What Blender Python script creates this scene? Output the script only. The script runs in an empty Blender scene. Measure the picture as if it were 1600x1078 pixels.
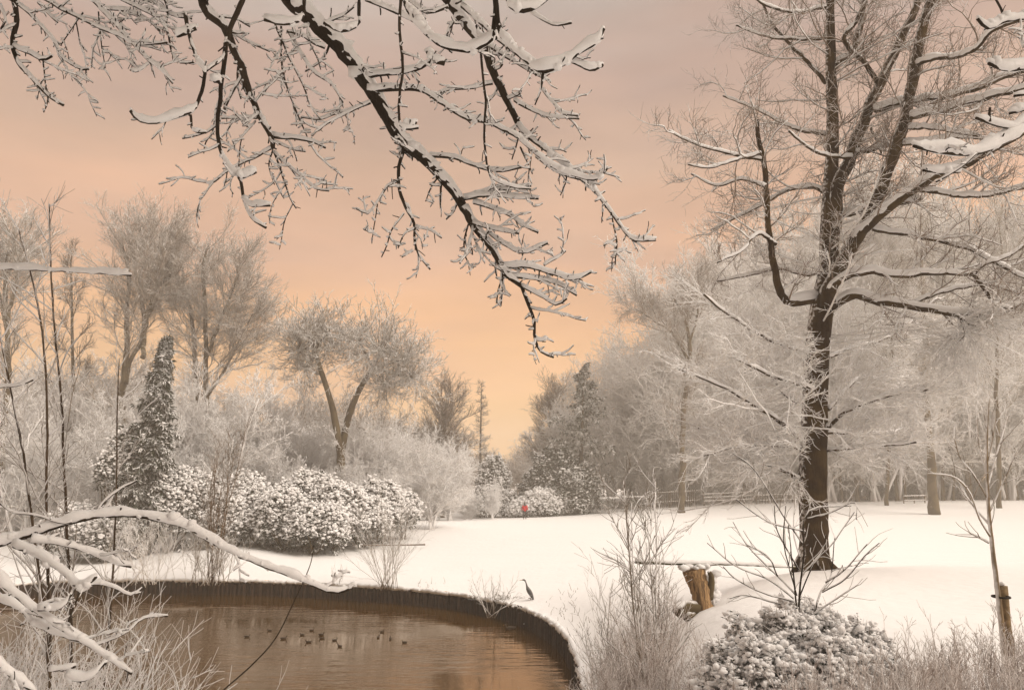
import bpy, math, random
import numpy as np
from mathutils import Vector, geometry

# ------------------------------------------------------------------ camera, sky, sun
S = bpy.context.scene
COL = S.collection
F = 1250.0                      # focal length in pixels of the 1600 px wide photograph
EYE = 6.0                       # eye height above the pond
PITCH = math.atan((765 - 539) / F)
cd = bpy.data.cameras.new('camera')
cd.sensor_width = 36; cd.lens = F / 1600 * 36; cd.clip_start = .05; cd.clip_end = 3000
cam = bpy.data.objects.new('camera', cd); COL.objects.link(cam)
cam.location = (0, 0, EYE); cam.rotation_euler = (math.pi / 2 + PITCH, 0, 0)
S.camera = cam
S.view_settings.view_transform = 'Standard'; S.view_settings.look = 'None'
S.view_settings.exposure = .12; S.view_settings.gamma = 1
S.cycles.max_bounces = 6; S.cycles.diffuse_bounces = 3; S.cycles.glossy_bounces = 2
S.cycles.volume_bounces = 1; S.cycles.transparent_max_bounces = 4
S.cycles.use_denoising = True

def lin(c):
    return tuple(((v / 255) / 12.92 if v / 255 <= .04045 else ((v / 255 + .055) / 1.055) ** 2.4) for v in c)

SUN_EL, SUN_AZ = math.radians(44), math.radians(122)      # azimuth from +Y towards +X
W = bpy.data.worlds.new('World'); S.world = W; W.use_nodes = True
nt = W.node_tree; nt.nodes.clear()
def N(nt, t, **k):
    n = nt.nodes.new(t)
    for a, v in k.items(): setattr(n, a, v)
    return n
out = N(nt, 'ShaderNodeOutputWorld'); bg = N(nt, 'ShaderNodeBackground')
tc = N(nt, 'ShaderNodeTexCoord'); sep = N(nt, 'ShaderNodeSeparateXYZ')
nt.links.new(tc.outputs['Generated'], sep.inputs[0])
mp = N(nt, 'ShaderNodeMapping'); mp.inputs['Scale'].default_value = (1.2, 1.2, 6)
nt.links.new(tc.outputs['Generated'], mp.inputs['Vector'])
nz = N(nt, 'ShaderNodeTexNoise'); nz.inputs['Scale'].default_value = 1.6; nz.inputs['Detail'].default_value = 4
nt.links.new(mp.outputs[0], nz.inputs['Vector'])
ma = N(nt, 'ShaderNodeMath', operation='MULTIPLY_ADD'); ma.inputs[1].default_value = .34; ma.inputs[2].default_value = -.17
nt.links.new(nz.outputs[0], ma.inputs[0])
ad = N(nt, 'ShaderNodeMath', operation='ADD'); nt.links.new(sep.outputs[2], ad.inputs[0]); nt.links.new(ma.outputs[0], ad.inputs[1])
rp = N(nt, 'ShaderNodeValToRGB'); nt.links.new(ad.outputs[0], rp.inputs[0])
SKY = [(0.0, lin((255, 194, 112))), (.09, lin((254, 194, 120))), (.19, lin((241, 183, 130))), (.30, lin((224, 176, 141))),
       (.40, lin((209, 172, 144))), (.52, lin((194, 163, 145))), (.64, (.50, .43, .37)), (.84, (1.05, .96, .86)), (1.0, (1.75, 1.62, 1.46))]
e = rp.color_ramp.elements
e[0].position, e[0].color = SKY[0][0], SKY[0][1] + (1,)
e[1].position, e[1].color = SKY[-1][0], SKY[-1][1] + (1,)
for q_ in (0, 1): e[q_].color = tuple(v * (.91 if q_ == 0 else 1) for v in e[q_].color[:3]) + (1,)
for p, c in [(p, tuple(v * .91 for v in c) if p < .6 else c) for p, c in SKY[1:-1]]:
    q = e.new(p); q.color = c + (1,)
sky = N(nt, 'ShaderNodeTexSky', sky_type='NISHITA'); sky.sun_disc = False
sky.sun_elevation = SUN_EL; sky.sun_rotation = SUN_AZ
mp2 = N(nt, 'ShaderNodeMapping'); mp2.inputs['Scale'].default_value = (1, 1, 3.2); nt.links.new(tc.outputs['Generated'], mp2.inputs['Vector'])
nz2 = N(nt, 'ShaderNodeTexNoise'); nz2.inputs['Scale'].default_value = 3.4; nz2.inputs['Detail'].default_value = 5; nt.links.new(mp2.outputs[0], nz2.inputs['Vector'])
mr2 = N(nt, 'ShaderNodeMapRange'); mr2.inputs[1].default_value = .3; mr2.inputs[2].default_value = .7; mr2.inputs[3].default_value = .88; mr2.inputs[4].default_value = 1.12
nt.links.new(nz2.outputs[0], mr2.inputs[0]); cl = N(nt, 'ShaderNodeVectorMath', operation='SCALE'); nt.links.new(rp.outputs[0], cl.inputs[0]); nt.links.new(mr2.outputs[0], cl.inputs['Scale'])
mx = N(nt, 'ShaderNodeMix', data_type='RGBA', blend_type='ADD'); mx.inputs[0].default_value = .012
nt.links.new(cl.outputs[0], mx.inputs[6]); nt.links.new(sky.outputs[0], mx.inputs[7])
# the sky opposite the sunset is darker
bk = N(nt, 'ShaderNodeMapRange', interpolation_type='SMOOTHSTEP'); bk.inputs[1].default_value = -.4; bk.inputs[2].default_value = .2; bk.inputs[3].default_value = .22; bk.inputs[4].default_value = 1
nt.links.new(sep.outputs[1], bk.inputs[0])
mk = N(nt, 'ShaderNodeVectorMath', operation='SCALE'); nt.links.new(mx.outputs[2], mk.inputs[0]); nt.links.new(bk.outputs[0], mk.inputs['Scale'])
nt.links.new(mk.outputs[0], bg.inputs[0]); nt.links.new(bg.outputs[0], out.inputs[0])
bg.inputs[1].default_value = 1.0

sl = bpy.data.lights.new('sun', 'SUN'); sl.energy = 3.4; sl.angle = math.radians(40); sl.color = (1, .885, .76)
sun = bpy.data.objects.new('sun', sl); COL.objects.link(sun)
sd = Vector((math.sin(SUN_AZ) * math.cos(SUN_EL), math.cos(SUN_AZ) * math.cos(SUN_EL), math.sin(SUN_EL)))
sun.rotation_euler = sd.to_track_quat('Z', 'Y').to_euler(); sun.location = (0, 0, 40)

# ------------------------------------------------------------------ helpers
sP, cP = math.sin(PITCH), math.cos(PITCH)
def at(px, py, Y):
    u, v = (px - 800) / F, (539 - py) / F
    k = Y / (cP - sP * v)
    return (u * k, Y, EYE + k * (sP + cP * v))
def at_z(px, py, z):
    u, v = (px - 800) / F, (539 - py) / F
    k = (z - EYE) / (sP + cP * v)
    return (u * k, k * (cP - sP * v))
def pxm(px, py, Y):             # metres in one photograph pixel there
    v = (539 - py) / F
    return Y / (cP - sP * v) / F

class MB:
    def __init__(s): s.v = []; s.f = []; s.n = 0
    def add(s, v, f):
        v = np.asarray(v, float).reshape(-1, 3)
        if not isinstance(f, (list, tuple)): f = [f]
        for a in f:
            if len(a): s.f.append(np.asarray(a, np.int64) + s.n)
        s.v.append(v); s.n += len(v); return s
    def mesh(s, name, smooth=True):
        me = bpy.data.meshes.new(name)
        v = np.concatenate(s.v) if s.v else np.zeros((0, 3))
        me.vertices.add(len(v)); me.vertices.foreach_set('co', v.astype(np.float32).ravel())
        li = np.concatenate([a.ravel() for a in s.f]) if s.f else np.zeros(0, int)
        sz = np.concatenate([np.full(len(a), a.shape[1]) for a in s.f]) if s.f else np.zeros(0, int)
        me.loops.add(len(li)); me.loops.foreach_set('vertex_index', li.astype(np.int32))
        me.polygons.add(len(sz)); me.polygons.foreach_set('loop_start', np.concatenate([[0], np.cumsum(sz)[:-1]]).astype(np.int32))
        me.update(calc_edges=True); me.validate()
        if smooth: me.polygons.foreach_set('use_smooth', np.ones(len(me.polygons), bool))
        return me
    def build(s, name, mat, parent=None, smooth=True):
        me = s.mesh(name, smooth)
        if mat: me.materials.append(mat)
        o = bpy.data.objects.new(name, me); COL.objects.link(o)
        if parent is not None:
            o.parent = parent
            l = parent.location
            if parent.type == 'EMPTY': o.location = (-l.x, -l.y, -l.z)   # geometry is given in world space
        return o

def tag(o, label=None, cat=None, group=None, kind=None):
    if label: o['label'] = label
    if cat: o['category'] = cat
    if group: o['group'] = group
    if kind: o['kind'] = kind
    return o
def thing(name, loc, label, cat, group=None):
    o = bpy.data.objects.new(name, None); COL.objects.link(o); o.location = loc; o.empty_display_size = .3
    return tag(o, label, cat, group)
def copy_thing(r, loc, rz, sc, label, group=None):
    c = r.copy(); COL.objects.link(c); c.location = loc; c.rotation_euler = (0, 0, rz); c.scale = (sc,) * 3 if not hasattr(sc, '__len__') else sc
    c['label'] = label
    if group: c['group'] = group
    for ch in list(r.children):
        d = ch.copy(); COL.objects.link(d); d.parent = c
        for g in list(ch.children):
            h = g.copy(); COL.objects.link(h); h.parent = d
    return c

def norm(a): return a / np.maximum(np.linalg.norm(a, axis=-1, keepdims=True), 1e-9)
def tang(P):
    T = np.empty_like(P); T[:, 1:-1] = P[:, 2:] - P[:, :-2]; T[:, 0] = P[:, 1] - P[:, 0]; T[:, -1] = P[:, -1] - P[:, -2]
    return norm(T)
def sweep(mb, P, R, s=5, rs=None, lump=0.0, flat=1.0):
    """tubes of s sides along N polylines of n points"""
    P = np.asarray(P, float); R = np.asarray(R, float)
    if P.ndim == 2: P = P[None]; R = R[None]
    Nn, n, _ = P.shape
    if Nn == 0: return
    T = tang(P)
    m = norm(P[:, -1] - P[:, 0])
    ref = np.where(np.abs(m[:, 2:3]) < .8, np.array([[0, 0, 1.]]), np.array([[0, 1., 0]]))[:, None, :]
    A = norm(np.cross(T, np.broadcast_to(ref, T.shape))); B = np.cross(A, T)
    th = np.arange(s) / s * 2 * np.pi
    RR = R[:, :, None] * np.ones(s)
    if lump and rs is not None: RR = RR * (1 + lump * rs.randn(Nn, n, s))
    V = P[:, :, None, :] + RR[..., None] * (np.cos(th)[:, None] * A[:, :, None, :] + flat * np.sin(th)[:, None] * B[:, :, None, :])
    base = (np.arange(Nn) * n * s)[:, None, None]
    i = np.arange(n - 1)[None, :, None] * s; j = np.arange(s)[None, None, :]; j2 = (j + 1) % s
    a = base + i + j; b = base + i + j2
    f = np.stack([a, b, b + s, a + s], -1).reshape(-1, 4)
    fs = [f]
    # end caps for fat tubes
    big = np.where(R[:, -1] > .004)[0]
    if len(big):
        fs.append((big[:, None] * n * s + (n - 1) * s) + np.arange(s)[None, :])
    big = np.where(R[:, 0] > .004)[0]
    if len(big):
        fs.append((big[:, None] * n * s) + np.arange(s)[None, ::-1])
    mb.add(V.reshape(-1, 3), fs)

def resample(pts, n):
    pts = np.asarray(pts, float)
    if len(pts) == 2: pts = np.array([pts[0], (pts[0] + pts[1]) / 2, pts[1]])
    q = np.vstack([2 * pts[0] - pts[1], pts, 2 * pts[-1] - pts[-2]])
    o = []
    for i in range(1, len(q) - 2):
        t = np.linspace(0, 1, 12, endpoint=False)[:, None]
        a, b, c, d = q[i - 1], q[i], q[i + 1], q[i + 2]
        o.append(.5 * ((2 * b) + (c - a) * t + (2 * a - 5 * b + 4 * c - d) * t ** 2 + (3 * b - a - 3 * c + d) * t ** 3))
    o = np.vstack(o + [q[-2][None]])
    L = np.concatenate([[0], np.cumsum(np.linalg.norm(np.diff(o[:, :3], axis=0), axis=1))])
    u = np.linspace(0, L[-1], n)
    return np.stack([np.interp(u, L, o[:, k]) for k in range(o.shape[1])], 1)

def plen(P): return np.linalg.norm(np.diff(P, axis=1), axis=2).sum(1)

def spawn(rs, P, R, cnt, t0=.2, t1=1., ang=45, angsd=12, L=1., Lsd=.25, taper=.5, m=5, wander=.12, up=0., bend=0.,
          ratio=.6, rmin=.004, rmax=9, rtip=.35, flat=1., rel=False, planar=None):
    Nn, n, _ = P.shape
    cnt = np.full(Nn, cnt) if np.isscalar(cnt) else np.asarray(cnt)
    par = np.repeat(np.arange(Nn), cnt); M = len(par)
    if M == 0: return np.zeros((0, m, 3)), np.zeros((0, m))
    k = np.concatenate([np.arange(c) for c in cnt]) if M else np.zeros(0)
    t = t0 + (t1 - t0) * np.clip((k + .2 + .6 * rs.rand(M)) / cnt[par], 0, 1)
    x = t * (n - 1); i = np.clip(x.astype(int), 0, n - 2); f = (x - i)[:, None]
    p = P[par, i] * (1 - f) + P[par, i + 1] * f
    T = norm(P[par, i + 1] - P[par, i])
    r = R[par, i] * (1 - f[:, 0]) + R[par, i + 1] * f[:, 0]
    z = rs.randn(M, 3)
    if planar is not None:
        z = np.cross(T, planar) * np.where(k % 2 == 0, 1, -1)[:, None] + .25 * z
    z[:, 2] *= flat
    perp = norm(z - (z * T).sum(1, keepdims=True) * T)
    a = np.radians(ang + angsd * rs.randn(M))[:, None]
    d = norm(T * np.cos(a) + perp * np.sin(a) + np.array([0, 0, up]))
    ln = L * (1 - taper * t) * np.clip(1 + Lsd * rs.randn(M), .3, 2.)
    if rel: ln = ln * plen(P)[par]
    Q = np.empty((M, m, 3)); Q[:, 0] = p
    st = (ln / (m - 1))[:, None]
    for q in range(1, m):
        Q[:, q] = Q[:, q - 1] + d * st
        d = norm(d + wander * rs.randn(M, 3) + np.array([0, 0, bend]))
    r0 = np.clip(r * ratio, rmin, rmax)
    return Q, r0[:, None] * np.linspace(1, rtip, m)[None, :]

def snow_on(mb, rs, P, R, thick, s=6, lump=.07, vmin=.12, width=.9, keep=1., knob=0):
    """snow lying along the upper side of branches, thinner where they are steep"""
    if len(P) == 0: return
    if keep < 1:
        k = rs.rand(len(P)) < keep; P, R = P[k], R[k]
        if len(P) == 0: return
    T = tang(P); h = np.sqrt(np.maximum(0, 1 - T[..., 2] ** 2)); h = np.clip((h - vmin) / (1 - vmin), 0, 1)
    Nn, n, _ = P.shape
    g = rs.rand(Nn, n); g = (g + np.roll(g, 1, 1) + np.roll(g, -1, 1)) / 3
    th = thick * (.45 + 1.1 * g) * h
    if n > 20:
        bl = np.repeat(.6 + .65 * rs.rand(Nn, n // 3 + 1), 3, 1)[:, :n]; th = th * (bl + np.roll(bl, 1, 1)) / 2
    th = np.broadcast_to(th, (Nn, n)).copy()
    r = R * width * np.clip(h * 2, .35, 1) + th * .55
    C = P + np.array([0, 0, 1.]) * (R * .35 + th * .5)[..., None]
    r[:, -1] *= .45; r[:, -2] *= .75
    if knob:
        kk = (rs.rand(Nn, n) < knob) & (th > thick * .3); kk[:, 0] = False
        Ck = C[kk] + rs.randn(kk.sum(), 3) * r[kk][:, None] * .3; blobs(mb, rs, Ck, r[kk] * (.75 + .5 * rs.rand(kk.sum())), .9, .14)
    sweep(mb, C, r, s, rs, lump)

ICO = None
def ico():
    global ICO
    if ICO is None:
        import bmesh
        b = bmesh.new(); bmesh.ops.create_icosphere(b, subdivisions=1, radius=1)
        b.verts.ensure_lookup_table()
        ICO = (np.array([v.co[:] for v in b.verts]), np.array([[v.index for v in f.verts] for f in b.faces])); b.free()
    return ICO
def blobs(mb, rs, C, R, sz=.6, rough=.16):
    v, f = ico(); M = len(C)
    if M == 0: return
    R = np.broadcast_to(np.asarray(R, float), (M,))
    k = 1 + rough * rs.randn(M, len(v), 1)
    sc = np.stack([1 + .25 * rs.randn(M), 1 + .25 * rs.randn(M), sz * (1 + .2 * rs.randn(M))], 1)
    V = np.asarray(C)[:, None, :] + v[None] * k * (R[:, None] * sc)[:, None, :]
    mb.add(V.reshape(-1, 3), (f[None] + (np.arange(M) * len(v))[:, None, None]).reshape(-1, 3))

def leaves(mb, rs, C, D, L, Wd, fold=.25):
    """narrow folded leaves: base C, direction D, length L, width Wd"""
    M = len(C); D = norm(D)
    s = norm(np.cross(D, np.array([0, 0, 1.]) + .3 * rs.randn(M, 3)))
    nrm = np.cross(s, D)
    L = np.broadcast_to(L, (M,))[:, None]; Wd = np.broadcast_to(Wd, (M,))[:, None]
    a = C; m = C + D * L * .5; b = C + D * L - np.array([0, 0, 1.]) * L * .12
    l = m + s * Wd + nrm * Wd * fold; r = m - s * Wd + nrm * Wd * fold
    V = np.stack([a, l, b, r], 1)
    i = np.arange(M)[:, None] * 4
    mb.add(V.reshape(-1, 3), np.concatenate([i + [[0, 1, 2]], i + [[0, 2, 3]]]))

# ------------------------------------------------------------------ materials
def mat_base(name):
    m = bpy.data.materials.new(name); m.use_nodes = True
    t = m.node_tree; b = t.nodes['Principled BSDF']; return m, t, b
def bump(t, b, scale, strength, dist=.02, detail=4, coord='Object'):
    tc = N(t, 'ShaderNodeTexCoord'); n = N(t, 'ShaderNodeTexNoise'); n.inputs['Scale'].default_value = scale; n.inputs['Detail'].default_value = detail
    t.links.new(tc.outputs[coord], n.inputs['Vector'])
    bp = N(t, 'ShaderNodeBump'); bp.inputs['Strength'].default_value = strength; bp.inputs['Distance'].default_value = dist
    t.links.new(n.outputs[0], bp.inputs['Height']); t.links.new(bp.outputs[0], b.inputs['Normal'])
    return n
def plain(name, col, rough=.8, var=.25, scale=8, bumps=0, spec=.2):
    m, t, b = mat_base(name)
    n = N(t, 'ShaderNodeTexNoise'); n.inputs['Scale'].default_value = scale; n.inputs['Detail'].default_value = 3
    tc = N(t, 'ShaderNodeTexCoord'); t.links.new(tc.outputs['Object'], n.inputs['Vector'])
    r = N(t, 'ShaderNodeValToRGB'); r.color_ramp.elements[0].position = .3; r.color_ramp.elements[1].position = .7
    r.color_ramp.elements[0].color = tuple(c * (1 - var) for c in col) + (1,)
    r.color_ramp.elements[1].color = tuple(min(1, c * (1 + var)) for c in col) + (1,)
    t.links.new(n.outputs[0], r.inputs[0]); t.links.new(r.outputs[0], b.inputs['Base Color'])
    b.inputs['Roughness'].default_value = rough; b.inputs['Specular IOR Level'].default_value = spec
    if bumps: bump(t, b, scale * 2, bumps)
    return m
SNOWC = (.86, .85, .85)
def snow_mat(name, scale=9, st=.25, dist=.02, k=.86):
    m, t, b = mat_base(name)
    b.inputs['Base Color'].default_value = (k, k * .99, k * .99, 1); b.inputs['Roughness'].default_value = .75
    b.inputs['Specular IOR Level'].default_value = .15
    bump(t, b, scale, st, dist, 5)
    return m
def frosted(name, bark, lo=.1, hi=.5, wind=(0, 0, 0), noise=.5, nscale=6, bark2=None, snow=SNOWC, bumps=0, patch=1.3):
    """bark that carries snow on the faces looking up (and, with wind, on one side)"""
    m, t, b = mat_base(name)
    g = N(t, 'ShaderNodeNewGeometry'); d = N(t, 'ShaderNodeVectorMath', operation='DOT_PRODUCT')
    t.links.new(g.outputs['Normal'], d.inputs[0]); d.inputs[1].default_value = (wind[0], wind[1], 1 + wind[2])
    tc = N(t, 'ShaderNodeTexCoord'); n = N(t, 'ShaderNodeTexNoise'); n.inputs['Scale'].default_value = nscale; n.inputs['Detail'].default_value = 3
    t.links.new(tc.outputs['Object'], n.inputs['Vector'])
    a = N(t, 'ShaderNodeMath', operation='MULTIPLY_ADD'); a.inputs[1].default_value = noise * 2; a.inputs[2].default_value = -noise
    t.links.new(n.outputs[0], a.inputs[0])
    s = N(t, 'ShaderNodeMath', operation='ADD'); t.links.new(d.outputs['Value'], s.inputs[0]); t.links.new(a.outputs[0], s.inputs[1])
    r = N(t, 'ShaderNodeMapRange', interpolation_type='SMOOTHSTEP'); r.inputs[1].default_value = lo; r.inputs[2].default_value = hi
    t.links.new(s.outputs[0], r.inputs[0])
    n2 = N(t, 'ShaderNodeTexNoise'); n2.inputs['Scale'].default_value = patch; n2.inputs['Detail'].default_value = 6
    t.links.new(tc.outputs['Object'], n2.inputs['Vector'])
    k = N(t, 'ShaderNodeMapRange'); k.inputs[1].default_value = .42; k.inputs[2].default_value = .62
    t.links.new(n2.outputs[0], k.inputs[0])
    mb = N(t, 'ShaderNodeMix', data_type='RGBA'); t.links.new(k.outputs[0], mb.inputs[0])
    mb.inputs[6].default_value = tuple(bark) + (1,); mb.inputs[7].default_value = tuple(bark2 or [c * 1.7 for c in bark]) + (1,)
    mm = N(t, 'ShaderNodeMix', data_type='RGBA'); t.links.new(r.outputs[0], mm.inputs[0])
    t.links.new(mb.outputs[2], mm.inputs[6]); mm.inputs[7].default_value = tuple(snow) + (1,)
    t.links.new(mm.outputs[2], b.inputs['Base Color']); b.inputs['Roughness'].default_value = .85; b.inputs['Specular IOR Level'].default_value = .12
    if bumps:
        mp = N(t, 'ShaderNodeMapping'); mp.inputs['Scale'].default_value = (14, 14, 3); t.links.new(tc.outputs['Object'], mp.inputs[0])
        v = N(t, 'ShaderNodeTexNoise'); v.inputs['Scale'].default_value = 1.6; v.inputs['Detail'].default_value = 6; v.inputs['Roughness'].default_value = .7
        t.links.new(mp.outputs[0], v.inputs['Vector'])
        bp = N(t, 'ShaderNodeBump'); bp.inputs['Strength'].default_value = bumps; bp.inputs['Distance'].default_value = .05
        t.links.new(v.outputs[0], bp.inputs['Height']); t.links.new(bp.outputs[0], b.inputs['Normal'])
    return m

M_ground = snow_mat('ground_snow', 3.2, .6, .06)
M_snow = snow_mat('snow', 22, .5, .015, .78)
M_snow_far = snow_mat('snow_far', 6, .2, .02)
M_bark = frosted('dark_bark', (.030, .022, .016), .75, 1.1, noise=.35, bark2=(.062, .048, .034), bumps=.8)
M_trunk = frosted('mossy_bark', (.034, .018, .007), .74, 1.0, wind=(-.8, -.1, -.6), noise=.42, nscale=12, bark2=(.075, .046, .016), bumps=.9, patch=2.2)
M_twig = frosted('snowy_twig', (.16, .13, .095), -.4, .3)
M_twig_oak = frosted('oak_twig', (.17, .13, .10), -.2, .5)
M_twig_white = frosted('white_twig', (.55, .50, .44), -1.1, -.3)
M_twig_brown = frosted('brown_twig', (.11, .075, .048), .2, 1.0)
M_twig_dome = frosted('dome_twig', (.24, .20, .165), -.2, .6)
M_far_trunk = frosted('far_trunk', (.085, .062, .036), .5, 1.0, wind=(-.3, -.2, 0), bark2=(.13, .1, .055))
M_brush = frosted('frosted_brush', (.24, .18, .15), -.5, .35, snow=(.80, .76, .74))
M_leaf = frosted('evergreen_leaf', (.020, .030, .014), .35, .8, bark2=(.045, .055, .028), patch=3)
M_leaf_far = frosted('far_evergreen_leaf', (.035, .045, .028), .1, .6, bark2=(.06, .07, .045), patch=3)

# ------------------------------------------------------------------ terrain
top = [(-60, 922), (60, 908), (150, 905), (330, 905), (440, 908), (550, 913), (640, 919), (710, 926), (765, 935), (810, 946),
       (846, 960), (872, 976), (890, 996), (903, 1022), (911, 1050), (915, 1078)]
outline = [at_z(x, y, 1.0) for x, y in top] + [(1.75, 17.2), (1.2, 14.4), (0, 12), (-2, 10.6), (-5, 10.3), (-8, 12), (-11, 16), (-16, 23), (-22, 30), (-30, 37)]
OUT = resample([(x, y, 0) for x, y in outline + outline[:1]], 260)[:-1, :2]
Y0 = [(150, 905, 44)]
ctl = []
def c(px, py, Y): ctl.append(at(px, py, Y))
for a in [(500, 862, 58), (800, 872, 50), (800, 845, 62), (1000, 868, 46), (1000, 835, 62), (640, 819, 76), (380, 858, 56), (250, 870, 55), (100, 880, 55),
          (700, 809, 100), (880, 801, 100), (1060, 794, 95), (1250, 786, 95), (1420, 783, 95), (1600, 780, 95), (1900, 780, 95), (300, 800, 95), (0, 800, 95),
          (1272, 890, 21), (1360, 887, 22.5), (1450, 884, 23), (1600, 879, 24), (1800, 875, 24),
          (1450, 862, 50), (1300, 856, 52), (1600, 858, 50), (1150, 868, 46), (1300, 820, 72), (1600, 815, 72), (1450, 885, 34), (1650, 888, 34), (1280, 893, 33),
          (1600, 1000, 10), (1400, 1000, 12), (1500, 935, 16), (1300, 950, 15), (1200, 925, 17.5), (1062, 962, 17), (1120, 930, 18.5), (1180, 905, 20),
          (1000, 965, 26), (950, 932, 33), (1050, 905, 32), (1150, 893, 34), (1000, 900, 38), (900, 905, 40), (1000, 1060, 14), (1040, 1000, 16.5),
          (700, 900, 45), (500, 893, 49), (300, 892, 49)]: c(*a)
ctl += [(0, 0, 4.4), (-5, 0, 4.3), (6, 0, 4.7), (0, -8, 4.6), (3, 6, 4.0), (-4, 5, 3.1), (-1, 7, 2.6), (-9, 7, 3.2), (-17, 16, 2.2), (5, 9, 3.95), (8, 9, 4.2), (20, 10, 4.6), (30, 30, 4.2),
        (-45, 30, 2.), (-30, 20, 2.5), (-60, 60, 3), (-70, 110, 5), (0, 120, 4), (60, 110, 5.5), (90, 60, 5), (40, 0, 5), (-40, 0, 4)]
for i in range(0, len(OUT), 5):
    ctl.append((OUT[i, 0], OUT[i, 1], 1.02))
ctl = np.array(ctl)
def tps_k(d2): return np.where(d2 > 1e-9, d2 * np.log(np.maximum(d2, 1e-9)) * .5, 0)
A = ctl[:, :2] / 20
K = tps_k(((A[:, None] - A[None]) ** 2).sum(2)) + np.eye(len(A)) * .004
Pm = np.hstack([np.ones((len(A), 1)), A])
LHS = np.block([[K, Pm], [Pm.T, np.zeros((3, 3))]])
sol = np.linalg.solve(LHS, np.concatenate([ctl[:, 2], np.zeros(3)]))
def th_many(XY):
    XY = np.asarray(XY, float); o = np.empty(len(XY))
    for s in range(0, len(XY), 4000):
        q = XY[s:s + 4000] / 20
        z = tps_k(((q[:, None] - A[None]) ** 2).sum(2)) @ sol[:-3] + np.hstack([np.ones((len(q), 1)), q]) @ sol[-3:]
        r = np.hypot(XY[s:s + 4000, 0], XY[s:s + 4000, 1] - 40)
        w = np.clip((r - 60) / 30, 0, 1); w = w * w * (3 - 2 * w)
        z = z * (1 - w) + (4.2 + .012 * np.clip(XY[s:s + 4000, 1] - 90, 0, 400) + .008 * XY[s:s + 4000, 0].clip(-100, 100)) * w
        o[s:s + 4000] = z
    return o
def th(x, y): return float(th_many([(x, y)])[0])
def inside(XY):
    x, y = XY[:, 0], XY[:, 1]; r = np.zeros(len(XY), bool); j = len(OUT) - 1
    for i in range(len(OUT)):
        xi, yi = OUT[i]; xj, yj = OUT[j]
        cnd = ((yi > y) != (yj > y)) & (x < (xj - xi) * (y - yi) / (yj - yi + 1e-12) + xi)
        r ^= cnd; j = i
    return r
rs = np.random.RandomState(3)
gx, gy = np.meshgrid(np.arange(-50, 50.1, .7), np.arange(-10, 66, .7)); g1 = np.stack([gx.ravel(), gy.ravel()], 1)
fx, fy = np.meshgrid(np.concatenate([np.arange(-420, -50, 20), np.arange(-50, 51, 4), np.arange(60, 421, 20)]),
                     np.concatenate([np.arange(-200, -10, 20), np.arange(-12, 69, 4), np.arange(70, 130, 3), np.arange(130, 421, 20)]))
g2 = np.stack([fx.ravel(), fy.ravel()], 1)
g2 = g2[(np.abs(g2[:, 0]) > 51) | (g2[:, 1] < -10.5) | (g2[:, 1] > 66)]
pts = np.vstack([g1, g2]); pts[:, :2] += 0
pts = pts[~inside(pts)]
dd = np.min(((pts[:, None] - OUT[None, ::2]) ** 2).sum(2), axis=1) if len(pts) < 40000 else None
pts = pts[dd > .09]
allp = [Vector(p) for p in np.vstack([OUT, pts])]
nO = len(OUT)
r = geometry.delaunay_2d_cdt(allp, [(i, (i + 1) % nO) for i in range(nO)], [], 0, 1e-5)
vv = np.array([v[:] for v in r[0]]); ff = np.array([list(f) for f in r[2]])
cen = vv[ff].mean(1); ff = ff[~inside(cen)]
zz = th_many(vv)
dO = np.sqrt(np.min(((vv[:, None] - OUT[None, ::2]) ** 2).sum(2), axis=1))
wO = np.clip(1 - dO / 1.2, 0, 1); zz = zz * (1 - wO) + 1.02 * wO
_q = lambda a, b_, c_, d_: np.sin(vv[:, 0] * a + c_ + 1.7 * np.sin(vv[:, 1] * b_ * .6)) * np.sin(vv[:, 1] * b_ + d_ + 1.3 * np.sin(vv[:, 0] * a * .5))
zz += (1 - wO) * (.05 * _q(.35, .42, 1, 2) + .022 * _q(2.1, 1.8, 0, 1) + .014 * _q(3.9, 4.3, 2, 0)) * np.exp(-dO / 40)
zz += (1 - wO) * .035 * (np.sin(vv[:, 0] * 1.3 + 2 * np.sin(vv[:, 1] * .7)) * np.cos(vv[:, 1] * 1.1)) * np.exp(-dO / 15)
g = MB(); g.add(np.column_stack([vv, zz]), ff)
# bank below the snow edge, behind the piles
ob = np.column_stack([OUT, np.full(nO, 1.02)]); ol = np.column_stack([OUT, np.full(nO, -1.)])
i = np.arange(nO)
bk_ = MB(); bk_.add(np.vstack([ob, ol]), np.stack([i, (i + 1) % nO, (i + 1) % nO + nO, i + nO], 1))
tag(bk_.build('bank', plain('dark_soil', (.02, .013, .008)), smooth=False), 'dark earth bank behind the pile edging', kind='structure')
tag(g.build('ground', M_ground), 'snow covered lawn and banks around the pond', kind='structure')

WL = .2      # water level
# water
m, t, b = mat_base('pond_water')
b.inputs['Base Color'].default_value = (.066, .031, .004, 1); b.inputs['Roughness'].default_value = .05; b.inputs['Specular Tint'].default_value = (1, .68, .32, 1); b.inputs['IOR'].default_value = 1.9
b.inputs['Specular IOR Level'].default_value = 1.0
tc = N(t, 'ShaderNodeTexCoord'); mp = N(t, 'ShaderNodeMapping'); mp.inputs['Scale'].default_value = (.55, 1.7, 1)
n1 = N(t, 'ShaderNodeTexNoise'); n1.inputs['Scale'].default_value = 1.6; n1.inputs['Detail'].default_value = 4
t.links.new(tc.outputs['Object'], mp.inputs[0]); t.links.new(mp.outputs[0], n1.inputs['Vector'])
bp = N(t, 'ShaderNodeBump'); bp.inputs['Distance'].default_value = .06
n2 = N(t, 'ShaderNodeTexNoise'); n2.inputs['Scale'].default_value = .22; n2.inputs['Detail'].default_value = 3; t.links.new(tc.outputs['Object'], n2.inputs['Vector'])
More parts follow.
